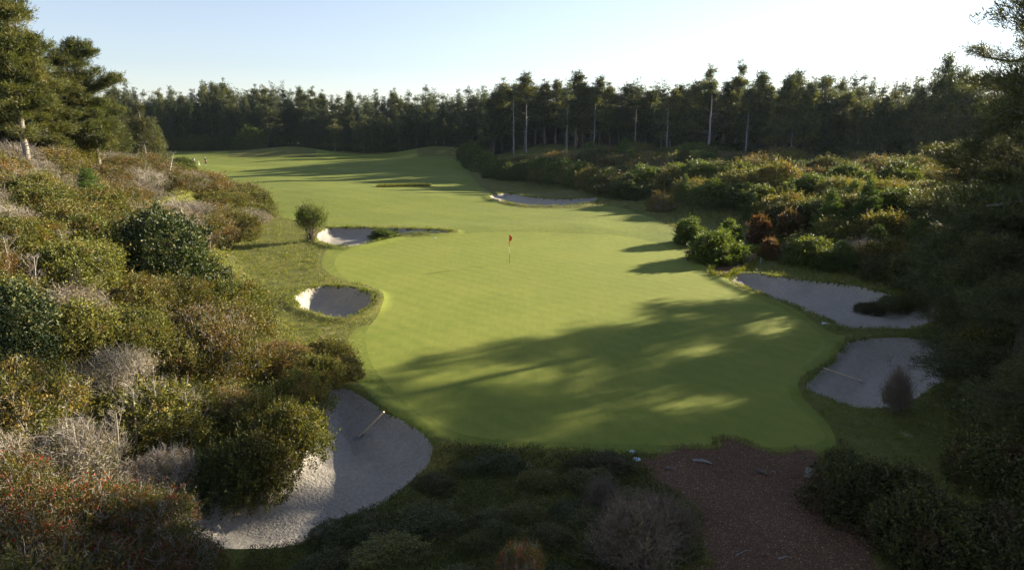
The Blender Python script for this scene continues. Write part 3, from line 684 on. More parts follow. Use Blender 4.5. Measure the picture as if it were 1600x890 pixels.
for px in range(765, 1640, 13):
    p = px + rnd.uniform(-5, 5); top = np.interp(p, *rl) + rnd.uniform(10, 34)
    tree_px(rnd.choice(['farpine', 'fir', 'dense', 'farpine']), p, Zr(p) + rnd.uniform(7, 14), top, width=rnd.uniform(2.5, 3.3), desc='conifer behind the front right trees')
for px in range(760, 1660, 12):
    p = px + rnd.uniform(-4, 4); top = np.interp(p, *rl) + rnd.uniform(4, 22)
    tree_px('fir', p, Zr(p) + rnd.uniform(24, 42), top, width=rnd.uniform(3.3, 4.3), label='dark conifer packed behind the right treeline', group='conifers packed behind the right treeline')
for px in range(770, 1660, 16):
    p = px + rnd.uniform(-4, 4); top = np.interp(p, *rl) + rnd.uniform(50, 80)
    tree_px('dense', p, Zr(p) + rnd.uniform(2, 16), top, width=rnd.uniform(3.0, 4.0), desc='low conifer among right treeline stems')
for px, top in [(1318, 121), (1338, 110), (1352, 116), (1366, 122), (1382, 126), (1400, 128), (1412, 122), (1420, 124), (1434, 120), (1442, 119), (1300, 120), (1276, 124)]:
    tree_px('fir', px, 215 + rnd.uniform(-10, 10), top, width=rnd.uniform(3.0, 4.0), desc='hazy conifer above the right treeline')
for px in range(250, 770, 17):
    tree_px('dense', px + rnd.uniform(-4, 4), 201 + rnd.uniform(-4, 8), rnd.uniform(196, 214), width=rnd.uniform(3.2, 4.2), desc='bushy young conifer under the far treeline')
for px in range(775, 1560, 24):
    tree_px('dense', px + rnd.uniform(-6, 6), Zr(px) + rnd.uniform(9, 18), rnd.uniform(192, 206), width=rnd.uniform(3.2, 4.4), desc='bushy conifer deep in the right treeline')
tree_px('snag', 1113, 122, 150, width=2.6, var=0, label='bare white trunked dead tree in front of the right treeline')
tree_px('snag', 803, 150, 150, width=2.2, var=0, label='bare pale dead tree near the start of the right treeline')
tree_px('snag', 823, 149, 160, width=1.8, var=0, label='pale bare stem standing among pines above the thin bunker')
tree_px('snag', 887, 145, 165, width=1.8, var=0, label='slim bare stem in the right treeline above the grassy bank')
for px, top in [(995, 170), (1045, 165), (1170, 175), (930, 160), (1240, 190)]:
    tree_px('snag', px, Zr(px) - 4, top, width=1.8, var=0, desc='bare slim stem in the right treeline')

# ------------------------------------------------------------------ shrubs
HOLES = [P for P in (FAIR, GREEN)] + [P for P in PATHS.values()] + [v[0] for v in BUNK.values()]
def clear(x, y, m):
    for P in HOLES:
        lo = P.min(0) - m; hi = P.max(0) + m
        if lo[0] < x < hi[0] and lo[1] < y < hi[1]:
            d, _, _ = poly_dist([x], [y], P, True)
            if d[0] > -m: return False
    return True
TAKEN = []
def free(x, y, r):
    return all((x - a) ** 2 + (y - b) ** 2 > (r * .5 + c * .5) ** 2 for a, b, c in TAKEN)
def shrub_px(key, px, py, w, h, check=False, **k):
    p = at(px, py, H); TAKEN.append((p[0], p[1], w)); return put(key, p[0], p[1], h, w, **k)

# the ones that can be singled out by eye
big = tree_px('broad', 236, 33, 338, width=2.3, var=0, label='big dark broadleaf bush with pale tips amid the left dune'); TAKEN.append((big.location.x, big.location.y, 2.3))
shrub_px('broad', 330, 470, 1.5, 1.9, var=1, label='smaller pale tipped broadleaf bush right of the biggest one')
shrub_px('broad', 20, 560, 1.5, 2.2, var=1, label='dense dark broadleaf bush cut by the left edge')
shrub_px('spruce', 140, 325, 1.7, 2.6, label='bright green young spruce on the upper left dune')
shrub_px('small_tree', 487, 374, 1.45, 2.9, label='lone small tree beside the bright back bunker')
shrub_px('round', 599, 371, 1.25, .85, label='low round dark bush standing in the back bunker', z=float(H(*at(599, 371, H)[:2])) - .1)
shrub_px('round', 1078, 380, 1.35, 2.1, label='round dark bush at the edge of the fairway')
shrub_px('round', 1120, 407, 2.05, 2.2, label='largest round green bush beside the short brown path')
shrub_px('round', 1140, 378, .95, 1.9, label='small pale green bush behind the biggest round bush')
shrub_px('roundrust', 1187, 378, 1.1, 2.2, label='rust topped round bush behind the short brown path')
shrub_px('roundrust', 1232, 368, 1.25, 2.1, label='pinkish brown round bush farthest back of the round ones')
shrub_px('roundrust', 1203, 404, .95, 1.5, label='small rusty bush at the end of the short path')
shrub_px('round', 285, 268, 2.6, 2.6, label='round dark bush in front of the two golfers')
for px, py, w, h in [(385, 325, 2.5, 2.2), (405, 330, 2.0, 1.9), (360, 318, 2.2, 2.0), (375, 372, 2.2, 2.2), (345, 300, 2.2, 1.8)]:
    shrub_px('olive', px, py, w, h, desc='dense dark shrub edging the left dune')
for px, py, w, h, k in [(415, 760, 1.25, 1.7, 'olive'), (462, 712, 1.15, 1.6, 'olive'), (372, 775, 1.2, 1.6, 'darkmass'), (470, 650, 1.1, 1.5, 'lime'), (420, 690, 1.2, 1.6, 'olive'), (500, 600, 1.0, 1.1, 'lime'), (515, 570, 1.2, 1.1, 'olive'), (535, 590, .9, .8, 'olive')]:
    shrub_px(k, px, py, w, h, desc='glossy green shrub over the front bunker')
for px, py, w, h in [(130, 850, 1.35, 1.5), (230, 840, 1.2, 1.4), (60, 900, 1.3, 1.5), (280, 900, 1.0, 1.1), (190, 930, 1.2, 1.3), (20, 800, 1.2, 1.4)]:
    shrub_px('red', px, py, w, h, desc='red tipped shrub in the bottom corner')
shrub_px('grey', 260, 760, 1.1, 1.2, desc='grey twiggy shrub on the left dune')
for px, py, w, h, lb in [(985, 880, .9, 1.4, 'grey twiggy plant left of the wood chip path'), (1030, 850, .7, 1.2, 'thin bluish grey plant at the edge of the wood chip path'), (940, 800, .6, .9, 'small grey twiggy plant on the heath near the path')]:
    shrub_px('greydark', px, py, w, h, label=lb)
shrub_px('red', 815, 905, .55, .75, label='small reddish plant on the heath at the bottom of the photo')
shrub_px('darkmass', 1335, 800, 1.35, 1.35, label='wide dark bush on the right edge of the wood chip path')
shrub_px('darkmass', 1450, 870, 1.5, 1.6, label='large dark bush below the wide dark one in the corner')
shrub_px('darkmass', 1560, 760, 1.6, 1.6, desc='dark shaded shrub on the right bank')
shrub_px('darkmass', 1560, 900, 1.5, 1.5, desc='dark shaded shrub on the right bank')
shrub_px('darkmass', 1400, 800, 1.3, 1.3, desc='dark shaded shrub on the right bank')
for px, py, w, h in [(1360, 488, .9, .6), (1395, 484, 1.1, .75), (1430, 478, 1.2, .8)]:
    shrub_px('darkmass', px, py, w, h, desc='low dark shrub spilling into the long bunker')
for px, py, w, h, k in [(925, 296, 2.6, 3.0, 'olive'), (965, 290, 2.4, 2.8, 'round'), (1005, 300, 2.8, 3.4, 'round'), (1048, 306, 2.6, 3.2, 'olive'), (1090, 292, 3.0, 3.2, 'round'), (1110, 322, 2.2, 2.8, 'round'), (1150, 312, 2.6, 3.2, 'olive'), (1190, 330, 2.2, 2.6, 'round'),
                        (1215, 300, 2.8, 3.2, 'lime'), (1262, 315, 2.6, 2.8, 'round'), (1275, 350, 2.2, 2.3, 'round'), (1325, 300, 2.8, 3.0, 'round'), (1340, 352, 2.3, 2.4, 'olive'), (1400, 296, 3.0, 3.2, 'round'), (1380, 330, 2.4, 2.4, 'lime'), (1030, 330, 1.6, 2.0, 'rusty'), (1300, 382, 1.9, 1.9, 'olive'), (1250, 400, 1.6, 1.7, 'darkmass')]:
    shrub_px(k, px, py, w, h, desc='tall rounded bush on the right bank')
for px, py, h in [(1068, 318, 3.6), (1175, 345, 3.0), (1235, 335, 3.2), (1140, 300, 3.4), (1290, 335, 2.8)]:
    shrub_px('spruce', px, py, 1.3, h, desc='young pointed spruce on the right bank')
shrub_px('greydark', 1398, 640, .5, 1.5, label='upright spiky plant beside the bunker with the lying rake')
shrub_px('grey', 1345, 415, 1.9, 2.0, label='pale lichen grey bush above the long bunker')

# left dune fill
def in_view(x, y, z, m=60):
    px, py, d = project((x, y, z)); return d > 3 and -m < px < 1600 + m and py < 890 + 160
n_l = 0
cand = []
for k in range(9000):
    y = 7 + 110 * rnd.random() ** 1.25; x = -rnd.random() * (y * .86 + 8) - 2
    cand.append((x, y))
ca = np.array(cand); dLc, _, _ = poly_dist(ca[:, 0], ca[:, 1], footL); zc = H(ca[:, 0], ca[:, 1])
gentle = lambda y: 1.0 + 3.6 * math.exp(-((y - 45) / 11) ** 2)
fill = []
for (x, y), d, z in zip(cand, dLc, zc):
    if d < gentle(y) or d > 30 or not in_view(x, y, z + 1, 90): continue
    r = (1.15 + .5 * rnd.random()) * (1 + max(0, y - 22) / 55)
    if not clear(x, y, r * .75) or not free(x, y, r * 1.22): continue
    if n_l > 170: break
    TAKEN.append((x, y, r * 1.22)); n_l += 1
    q = vnoise([x], [y], 5, 77)[0] + rnd.uniform(-.3, .3); g = vnoise([x], [y], 6, 78)[0] + rnd.uniform(-.3, .3)
    if g > .16: key = 'grey'
    elif q > .05: key = 'rusty'
    elif q < -.30: key = 'lime'
    elif y < 14 and rnd.random() < .6: key = 'red'
    elif rnd.random() < .05: key = 'broad'
    else: key = 'olive'
    h = min(r, 1.75) * rnd.uniform(.7, 1.3) * (.9 if key != 'broad' else 1.2)
    ds = {'grey': 'grey twiggy shrub on the left dune', 'rusty': 'rusty brown shrub on the left dune', 'lime': 'yellow green shrub on the left dune', 'red': 'red tipped shrub in the bottom corner',
          'broad': 'dark broadleaf shrub on the left dune', 'olive': 'olive green shrub on the left dune'}[key]
    put(key, x, y, h, r * 1.12, desc=ds)
for px, py in [(160, 300), (200, 310), (230, 290), (255, 300), (275, 330), (30, 320), (60, 300), (110, 420), (150, 470), (215, 700), (250, 690), (300, 700), (20, 440), (60, 480), (330, 400), (300, 390), (130, 760), (190, 740), (90, 270)]:
    p = at(px, py, H); put('bareshrub', p[0], p[1], rnd.uniform(1.2, 1.8), .8, desc='leafless grey bush on the left dune', z=float(H(p[0], p[1])) + .3)

# right bank fill
n_r = 0; cand = []
for k in range(9000):
    y = 9 + 125 * rnd.random() ** 1.1; x = -6 + rnd.random() * (y * .82 + 20)
    cand.append((x, y))
ca = np.array(cand); dRc, _, _ = poly_dist(ca[:, 0], ca[:, 1], footR); zc = H(ca[:, 0], ca[:, 1])
for (x, y), d, z in zip(cand, dRc, zc):
    edge = 2.0 if y < 52 else (5.5 if y < 85 else 3.5)
    if d < edge or d > 40 or not in_view(x, y, z + 1, 60): continue
    if y < 30 and d > 14: continue
    r = (1.3 + .5 * rnd.random()) * (1 + max(0, y - 30) / 60)
    if not clear(x, y, r * .8) or not free(x, y, r * (1.12 if y > 40 else 1.12)): continue
    if n_r > 150: break
    TAKEN.append((x, y, r * 1.25)); n_r += 1
    q = vnoise([x], [y], 7, 87)[0] + rnd.uniform(-.25, .25)
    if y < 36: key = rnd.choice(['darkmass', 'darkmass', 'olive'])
    elif q > .34: key = 'rusty'
    elif q < -.26: key = 'lime'
    elif rnd.random() < .14: key = 'spruce'
    elif rnd.random() < .45: key = 'round'
    elif rnd.random() < .35: key = 'darkmass'
    else: key = 'olive'
    h = min(r, 2.0) * rnd.uniform(.75, 1.55) * (1.7 if key == 'spruce' else 1)
    ds = {'darkmass': 'dark heathery shrub on the right bank', 'rusty': 'rusty brown shrub on the right bank', 'lime': 'yellow green shrub on the right bank', 'spruce': 'young spruce on the right bank',
          'round': 'domed green bush on the right bank', 'olive': 'olive green shrub on the right bank'}[key]
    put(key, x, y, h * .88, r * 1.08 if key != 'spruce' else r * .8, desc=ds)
for px, py, w, h in [(745, 262, 3.2, 4.2), (760, 268, 3.0, 3.6), (775, 276, 2.6, 3.0), (800, 280, 2.6, 2.6), (735, 250, 3.0, 4.0), (850, 278, 3.0, 3.4), (880, 284, 3.2, 3.6), (830, 276, 2.5, 2.8), (910, 290, 3, 3.4), (945, 300, 2.6, 3.0), (985, 308, 2.6, 3.0)]:
    shrub_px('round', px, py, w, h, desc='dense dark bush starting the right bank')

# low heath plants on the mound in front of the green
n_h = 0
while n_h < 34:
    x = rnd.uniform(-5.5, 6.5); y = rnd.uniform(10.5, 19.5)
    r = rnd.uniform(.5, .95)
    if not clear(x, y, r * .6) or not free(x, y, r): 
        n_h += .02; continue
    TAKEN.append((x, y, r)); n_h += 1
    put(rnd.choice(['darkmass', 'darkmass', 'darkmass', 'olive']), x, y, rnd.uniform(.22, .42), r, desc='low dark heath plant before the green')

# ------------------------------------------------------------------ ground cover that nobody could count
def scatter_cover(name, label, n, accept, size, wd, mat, seed, ymin, ymax, xr, per, spread, up, hmax, slim=None):
    rng = np.random.default_rng(seed)
    y = ymin * (ymax / ymin) ** rng.random(n); x = xr[0] + (xr[1] - xr[0]) * rng.random(n)
    if slim: x = rng.uniform(-1, 1, n) * (y * .86 + 3)
    m = accept(x, y); x = x[m]; y = y[m]
    z = x * 0; P = np.stack([x, y, z], 1); P = np.repeat(P, per, 0); k = len(P)
    P[:, :2] += rng.normal(size=(k, 2)) * spread; P[:, 2] = Hg(P[:, 0], P[:, 1]) + rng.random(k) * hmax
    D = rng.normal(size=(k, 3)) * np.array([1, 1, .5]) * .55 + np.array([0, 0, up])
    dist = np.hypot(P[:, 0], P[:, 1]); sc = np.clip(dist / 22, .8, 2.4)
    V, F = leaves(P, D, size * sc * rng.uniform(.5, 1.4, k), wd * sc, rng)
    tag(link(name, new_mesh(name, V, F, M[mat])), label, kind='stuff')
def outside(x, y, m, polys=HOLES):
    ok = np.ones(len(x), bool)
    for P in polys:
        lo = P.min(0) - m; hi = P.max(0) + m
        s = np.where((x > lo[0]) & (x < hi[0]) & (y > lo[1]) & (y < hi[1]))[0]
        if len(s): d, _, _ = poly_dist(x[s], y[s], P, True); ok[s] &= d < -m
    return ok
def acc_heath(x, y): return outside(x, y, .12) & (y < 21 + vnoise(x, y, 1.2, 3) * 1.5) & (x > -6.5) & (x < 11)
scatter_cover('heath', 'dark low heath covering the mound in front of the green', 60000, acc_heath, .075, .022, 'heath', 61, 8, 23, (-7, 11), 7, .05, .7, .20)
def acc_dune(x, y):
    d, _, _ = poly_dist(x, y, footL); return outside(x, y, .1) & (d > -.3 + vnoise(x, y, 2, 4) * 1.0 + 2.2 * np.exp(-((y - 45) / 9) ** 2)) & (d < 30)
scatter_cover('undergrowth', 'mixed low undergrowth between the shrubs of the left dune', 60000, acc_dune, .09, .035, 'olive', 62, 7, 110, (0, 0), 6, .10, .7, .35, slim=True)
def acc_bank(x, y):
    d, _, _ = poly_dist(x, y, footR); return outside(x, y, .1) & (d > 1.0 + vnoise(x, y, 2, 4) * 1.2) & (d < 40)
scatter_cover('undergrowth', 'mixed low undergrowth between the shrubs of the right bank', 40000, acc_bank, .09, .035, 'heath', 63, 8, 130, (0, 0), 6, .10, .7, .3, slim=True)
def acc_rough(x, y):
    return outside(x, y, .02) & (y < 95)
scatter_cover('rough_grass', 'tufted rough grass around the mown turf and the bunkers', 60000, acc_rough, .11, .011, 'blade', 64, 9, 95, (0, 0), 6, .05, .8, .02, slim=True)
# fringe of longer blades along the sand and the path
def fringe(name, label, polys, n_per_m, off, seed, size=.11):
    rng = np.random.default_rng(seed); pts = []
    for P in polys:
        Q = np.vstack([P, P[:1]]); L = np.linalg.norm(np.diff(Q, axis=0), axis=1)
        k = int(L.sum() * n_per_m); c = np.concatenate([[0], np.cumsum(L)]); s = rng.uniform(0, c[-1], k)
        s = s[(vnoise(s, s * 0, .7, seed) + .5) * 1.5 > rng.random(k)]
        x = np.interp(s, c, Q[:, 0]); y = np.interp(s, c, Q[:, 1]); cxy = P.mean(0)
        d, _, _ = poly_dist(x, y, P, True)
        nx = np.interp(s + .1, c, Q[:, 0]) - x; ny = np.interp(s + .1, c, Q[:, 1]) - y; nn = np.hypot(nx, ny) + 1e-6
        o = rng.normal(size=len(s)) * .07 + off
        tx, ty = x + ny / nn * o, y - nx / nn * o
        dd, _, _ = poly_dist(tx, ty, P, True); f = dd > .1
        tx[f] = x[f] - ny[f] / nn[f] * o[f]; ty[f] = y[f] + nx[f] / nn[f] * o[f]
        pts.append(np.stack([tx, ty], 1))
    p = np.vstack(pts); p = np.repeat(p, 4, 0) + rng.normal(size=(len(p) * 4, 2)) * .03
    P3 = np.stack([p[:, 0], p[:, 1], H(p[:, 0], p[:, 1]) - .01], 1); k = len(P3)
    D = rng.normal(size=(k, 3)) * .45 + np.array([0, 0, .9]); sc = np.clip(np.hypot(p[:, 0], p[:, 1]) / 24, .8, 2.2)
    V, F = leaves(P3, D, size * sc * rng.uniform(.4, 1.5, k), .014 * sc, rng)
    tag(link(name, new_mesh(name, V, F, M['blade'])), label, kind='stuff')
fringe('path_edge_grass', 'tufts of grass creeping over the edges of the brown paths', list(PATHS.values()), 45, .12, 72, .16)
fringe('fringe_grass', 'longer grass hanging over the edges of the bunkers', [v[0] for v in BUNK.values()], 30, .04, 71)
# the strip of unmown grass across the fairway
rng = np.random.default_rng(9)
a = at(590, 292)[:2]; b = at(672, 291)[:2]; t = rng.random(2600)
sx_ = a[0] + (b[0] - a[0]) * t; sy_ = a[1] + (b[1] - a[1]) * t + rng.normal(size=2600) * .45
V, F = leaves(np.stack([sx_, sy_, H(sx_, sy_)], 1), rng.normal(size=(2600, 3)) * .5 + [0, 0, .8], .55 * rng.uniform(.4, 1.2, 2600), .09, rng)
tag(link('rough_grass', new_mesh('rough_grass', V, F, M['blade'])), 'thin strip of unmown grass lying across the fairway', kind='stuff')
# wood chips
rng = np.random.default_rng(12)
P = PATHS['mulch']; lo = P.min(0); hi = P.max(0); n = 60000
x = rng.uniform(lo[0], hi[0], n); y = rng.uniform(max(lo[1], 9), hi[1] + .5, n); d, _, _ = poly_dist(x, y, P, True)
m = d > -.25 + rng.normal(size=n) * .12; x = x[m]; y = y[m]; k = len(x)
V, F = leaves(np.stack([x, y, H(x, y) + .006 + rng.random(k) * .012], 1), rng.normal(size=(k, 3)) * [1, 1, .18], .055 * rng.uniform(.4, 1.5, k), .016 * rng.uniform(.5, 1.4, k), rng, .8)
M['chips'] = foliage_mat('wood_chips', [(0, (.07, .035, .02)), (.5, (.20, .10, .055)), (.9, (.34, .20, .12)), (1, (.50, .42, .33))], trans=0, gloss=.1)
tag(link('wood_chips', new_mesh('wood_chips', V, F, M['chips'])), 'loose wood chips strewn over the brown path', kind='stuff')

# ------------------------------------------------------------------ the thin evening haze
bm = bmesh.new(); bmesh.ops.create_cube(bm, size=1)
for v in bm.verts: v.co = Vector((v.co.x * 900, 190 + v.co.y * 480, 12.5 + v.co.z * 35))
hm_ = bpy.data.meshes.new('haze'); bm.to_mesh(hm_); bm.free()
hmat = bpy.data.materials.new('haze_air'); hmat.use_nodes = True; nt = hmat.node_tree
for n in list(nt.nodes): nt.nodes.remove(n)
o_ = nt.nodes.new('ShaderNodeOutputMaterial'); pv = nt.nodes.new('ShaderNodeVolumePrincipled')
pv.inputs['Color'].default_value = (.60, .78, 1, 1); pv.inputs['Density'].default_value = HAZE; pv.inputs['Anisotropy'].default_value = .3
nt.links.new(pv.outputs[0], o_.inputs['Volume']); hm_.materials.append(hmat)
tag(link('haze', hm_), 'thin pale blue evening haze over the far trees', kind='stuff')

# ------------------------------------------------------------------ small things
def tube_obj(name, pts, rad, mat, parent=None, k=8):
    return link(name, new_mesh(name, *tubes(np.array(pts, float)[None], np.array(rad, float)[None], k), M[mat], True), parent)
def capped(name, pts, rad, mat, parent=None, k=10):
    pts = np.array(pts, float); rad = list(rad)
    pts = np.vstack([pts[:1], pts, pts[-1:]]); rad = [0.0005] + rad + [0.0005]
    d0 = pts[2] - pts[1]; d1 = pts[-2] - pts[-3]
    pts[0] = pts[1] - d0 / np.linalg.norm(d0) * 1e-3; pts[-1] = pts[-2] + d1 / np.linalg.norm(d1) * 1e-3
    return link(name, new_mesh(name, *tubes(pts[None], np.array(rad, float)[None], k), M[mat], False), parent)
M['white'] = plain_mat('white_paint', (.75, .75, .73), .35, var=.05)
M['black'] = plain_mat('black_paint', (.03, .03, .03), .4)
M['flag'] = plain_mat('orange_red_flag', (.85, .07, .015), .6, var=.1)
M['wood'] = plain_mat('rake_wood', (.74, .58, .36), .55, var=.12, scale=30)
M['rakehead'] = plain_mat('rake_head', (.10, .12, .15), .4)
M['metal'] = plain_mat('pale_metal', (.55, .57, .6), .3, .6)
M['skin'] = plain_mat('skin', (.5, .3, .21), .5); M['shirtw'] = plain_mat('white_shirt', (.75, .78, .85), .8); M['cloth_dark'] = plain_mat('dark_cloth', (.02, .02, .025), .8)
M['navy'] = plain_mat('navy_cloth', (.03, .04, .14), .8); M['khaki'] = plain_mat('khaki_cloth', (.35, .29, .2), .8); M['hair'] = plain_mat('hair', (.04, .03, .02), .6); M['bag'] = plain_mat('bag_cloth', (.45, .42, .3), .7)
M['bluish'] = plain_mat('light_blue_plastic', (.35, .6, .72), .4)

def empty(name, p, label, cat, group=None, rot=0):
    o = bpy.data.objects.new(name, None); C.objects.link(o); o.location = p; o.rotation_euler = (0, 0, rot); o.empty_display_size = .3
    return tag(o, label, cat, group)
# flagstick
p = at(796, 411, H)
fl = empty('golf_flagstick', p, 'red flag hanging on its thin striped stick in the green', 'flag')
capped('pole_foot', [(0, 0, -.1), (0, 0, .72)], [.013, .013], 'black', fl)
capped('pole', [(0, 0, .721), (0, 0, 1.25)], [.0135, .0135], 'white', fl)
capped('pole_head', [(0, 0, 1.251), (0, 0, 2.16)], [.012, .011], 'black', fl)
# limp flag: a folded sheet with thickness
nu, nv = 15, 12; vs = []
for j in range(nv):
    vv = j / (nv - 1)
    for i in range(nu):
        u = i / (nu - 1); w = .20 * (1 - .18 * vv)
        X = (-.11 if vv > .55 else 0) * smooth((vv - .5) / .3) * u + w * u * (.55 + .45 * math.cos(vv * 2.2)) * (1 if vv < .55 else 0.35)
        Y = .045 * math.sin(u * 9 + vv * 1.5) * (.3 + vv)
        Zz = 2.14 - .60 * vv - .10 * u + .02 * math.sin(u * 6)
        vs.append((X + .012, Y, Zz))
fs = [(j * nu + i, j * nu + i + 1, (j + 1) * nu + i + 1, (j + 1) * nu + i) for j in range(nv - 1) for i in range(nu - 1)]
fm = link('flag', new_mesh('flag', np.array(vs), np.array(fs), M['flag'], True), fl)
md = fm.modifiers.new('thick', 'SOLIDIFY'); md.thickness = .004
# flat black disc; its colour stands in for the shade inside the hole
a = np.linspace(0, 2 * PI, 25)[:-1]
ring = np.concatenate([np.stack([np.cos(a) * .054, np.sin(a) * .054, 0 * a + .012], 1), np.stack([np.cos(a) * .0, np.sin(a) * .0, 0 * a + .012], 1) + 0])
F_ = np.array([(i, (i + 1) % 24, 24 + (i + 1) % 24, 24 + i) for i in range(24)])
tag(link('golf_hole_shade', new_mesh('golf_hole_shade', ring + p, F_, M['black'])), 'flat dark disc standing for the shaded hole at the foot of the flagstick', 'hole')

def rake(p_head, p_end, label, head_mat, width=.72, braced=True):
    p0 = np.array(p_head, float); p1 = np.array(p_end, float)
    o = empty('rake', p0, label, 'rake', 'rakes lying in the bunkers')
    v = p1 - p0; L = np.linalg.norm(v); v /= L; side = unit(np.cross(v, [0, 0, 1.])); up = np.cross(side, v)
    if braced:
        capped('handle', [v * .34, v * L], [.030, .031], 'wood', o)
        for s in (-1, 1): capped('brace', [side * .13 * s + v * .02, v * .36], [.016, .016], 'wood', o, 6)
    else: capped('handle', [v * .02, v * L], [.022, .023], 'wood', o)
    bm = bmesh.new()
    def bx(c, sx, sy, sz):
        mtx = Matrix((side * sx, v * sy, up * sz)).transposed().to_4x4(); mtx.translation = c
        bmesh.ops.create_cube(bm, size=1, matrix=mtx)
    bx(Vector((0, 0, 0)), width, .045, .03)
    for i in range(13): bx(Vector(side * (i - 6) / 6 * (width / 2 - .02) - up * .04), .014, .016, .07)
    me = bpy.data.meshes.new('head'); bm.to_mesh(me); bm.free(); me.materials.append(M[head_mat]); link('head', me, o)
pa = at(565, 682, H) + [0, 0, .07]
r_ = ray(600, 643); tt = (np.hypot(pa[0], pa[1])) 
# the handle leans up on the grass lip beyond the sand
best = None
for dpt in np.linspace(20, 34, 200):
    q = np.array([0, 0, CAM_Z]) + r_ * dpt
    e = abs(np.linalg.norm(q - pa) - 1.75) + (0 if q[2] > float(H(q[0], q[1])) + .03 else 5)
    if best is None or e < best[0]: best = (e, q)
rake(pa, best[1], 'wooden rake propped upright on the grassy lip of the big front bunker', 'rakehead')
pb = at(1346, 597, H) + [0, 0, .06]; pc = at(1284, 576, H) + [0, 0, .08]
pc = pb + (pc - pb) * min(1.15, max(.6, 1.9 / np.linalg.norm(pc - pb)))
rake(pb, pc, 'rake lying flat across the sand of the right bunker', 'metal', .36, False)
pd = at(558, 461, H) + [0, 0, .10]; pe = at(576, 450, H) + [0, 0, .16]
rake(pd, pe, 'pale rake handle resting on the far lip of the small side bunker', 'rakehead', .5, False)

# logs, sticks and litter on the path
def log(pxa, pxb, r, mat, label, cat, z=.03, bend=.05):
    a_ = at(*pxa, H); b_ = at(*pxb, H); a_[2] += z; b_[2] += z; m_ = (a_ + b_) / 2 + [bend, bend, bend * .4]
    o = capped('fallen_branch' if cat == 'branch' else 'log', [a_, m_, b_], [r, r * .85, r * .4], mat)
    tag(o, label, cat)
log((1083, 720), (1112, 725), .055, 'barkpale', 'pale split log lying where path meets green', 'log')
log((1040, 732), (1058, 735), .022, 'barkpale', 'short pale stick at the left side of the path', 'branch')
log((1180, 736), (1200, 743), .07, 'barkdark', 'dark short log in the middle of the path', 'log')
log((1205, 736), (1212, 743), .02, 'barkpale', 'tiny pale stick beside the dark short log', 'branch')
log((1292, 787), (1318, 774), .05, 'barkpale', 'grey branch sticking out of the wide dark bush', 'branch')
log((1216, 874), (1236, 872), .015, 'barkpale', 'thin bleached stick near the bottom of the path', 'branch')
log((1150, 868), (1175, 860), .012, 'barkpale', 'thin curved twig lying on lower path', 'branch')
p = at(1262, 742, H); st = link('tree_stump', new_mesh('tree_stump', *tubes(np.array([[(0, 0, -.15), (.02, 0, .2), (.22, .05, .42), (.225, .05, .422)]]), np.array([[.14, .11, .08, .001]]), 9), M['bark'], True)); st.location = p
tag(st, 'broken leaning stump at the edge of the path', 'stump')
# broken pale wood in the left dune
p = at(124, 466, H); ds = empty('broken_stump', p + np.array([0, 0, .4]), 'pale splintered stump standing among grey dune twigs', 'stump')
sp_ = []
for k, (x, h) in enumerate([(-.20, .95), (-.05, .75), (.10, 1.1), (.22, .8)]):
    sp_.append(tubes(np.array([[(x * .5, .02 * k, -.5), (x, .03, h * .5), (x + .04, 0, h * .8), (x + .1 * (-1) ** k, 0, h)]]), np.array([[.06, .055, .05, .005]]), 6))
link('trunk', new_mesh('trunk', *join(sp_), M['straw']), ds)
# stakes and plates
def stake(px, py, label, h=.5):
    p = at(px, py, H); o = empty('marker_stake', p, label, 'stake')
    capped('post', [(0, 0, -.1), (.02, 0, h - .09)], [.022, .022], 'bluish', o, 8); capped('tip', [(.02, 0, h - .088), (.024, 0, h)], [.024, .010], 'white', o, 8)
stake(1188, 412, 'light blue stake on the grass above the long bunker')
stake(1449, 440, 'small pale blue stake under the dark right pine')
def plate(px, py, label, r=.13):
    p = at(px, py, H); o = empty('sprinkler_cover', p, label, 'sprinkler')
    capped('rim', [(0, 0, -.05), (0, 0, .014)], [r, r], 'metal', o, 16); capped('lid', [(0, 0, .0165), (0, 0, .024)], [r * .82, r * .8], 'bluish', o, 16)
plate(1288, 505, 'pale blue round cover at the edge of green near the long bunker')
plate(995, 717, 'pale blue round cover on grass before the wood chip path')
plate(988, 705, 'smaller pale cover just above the other at the green front', .09)
plate(680, 372, 'small dull cover on the turf by the tail of the back bunker', .12)

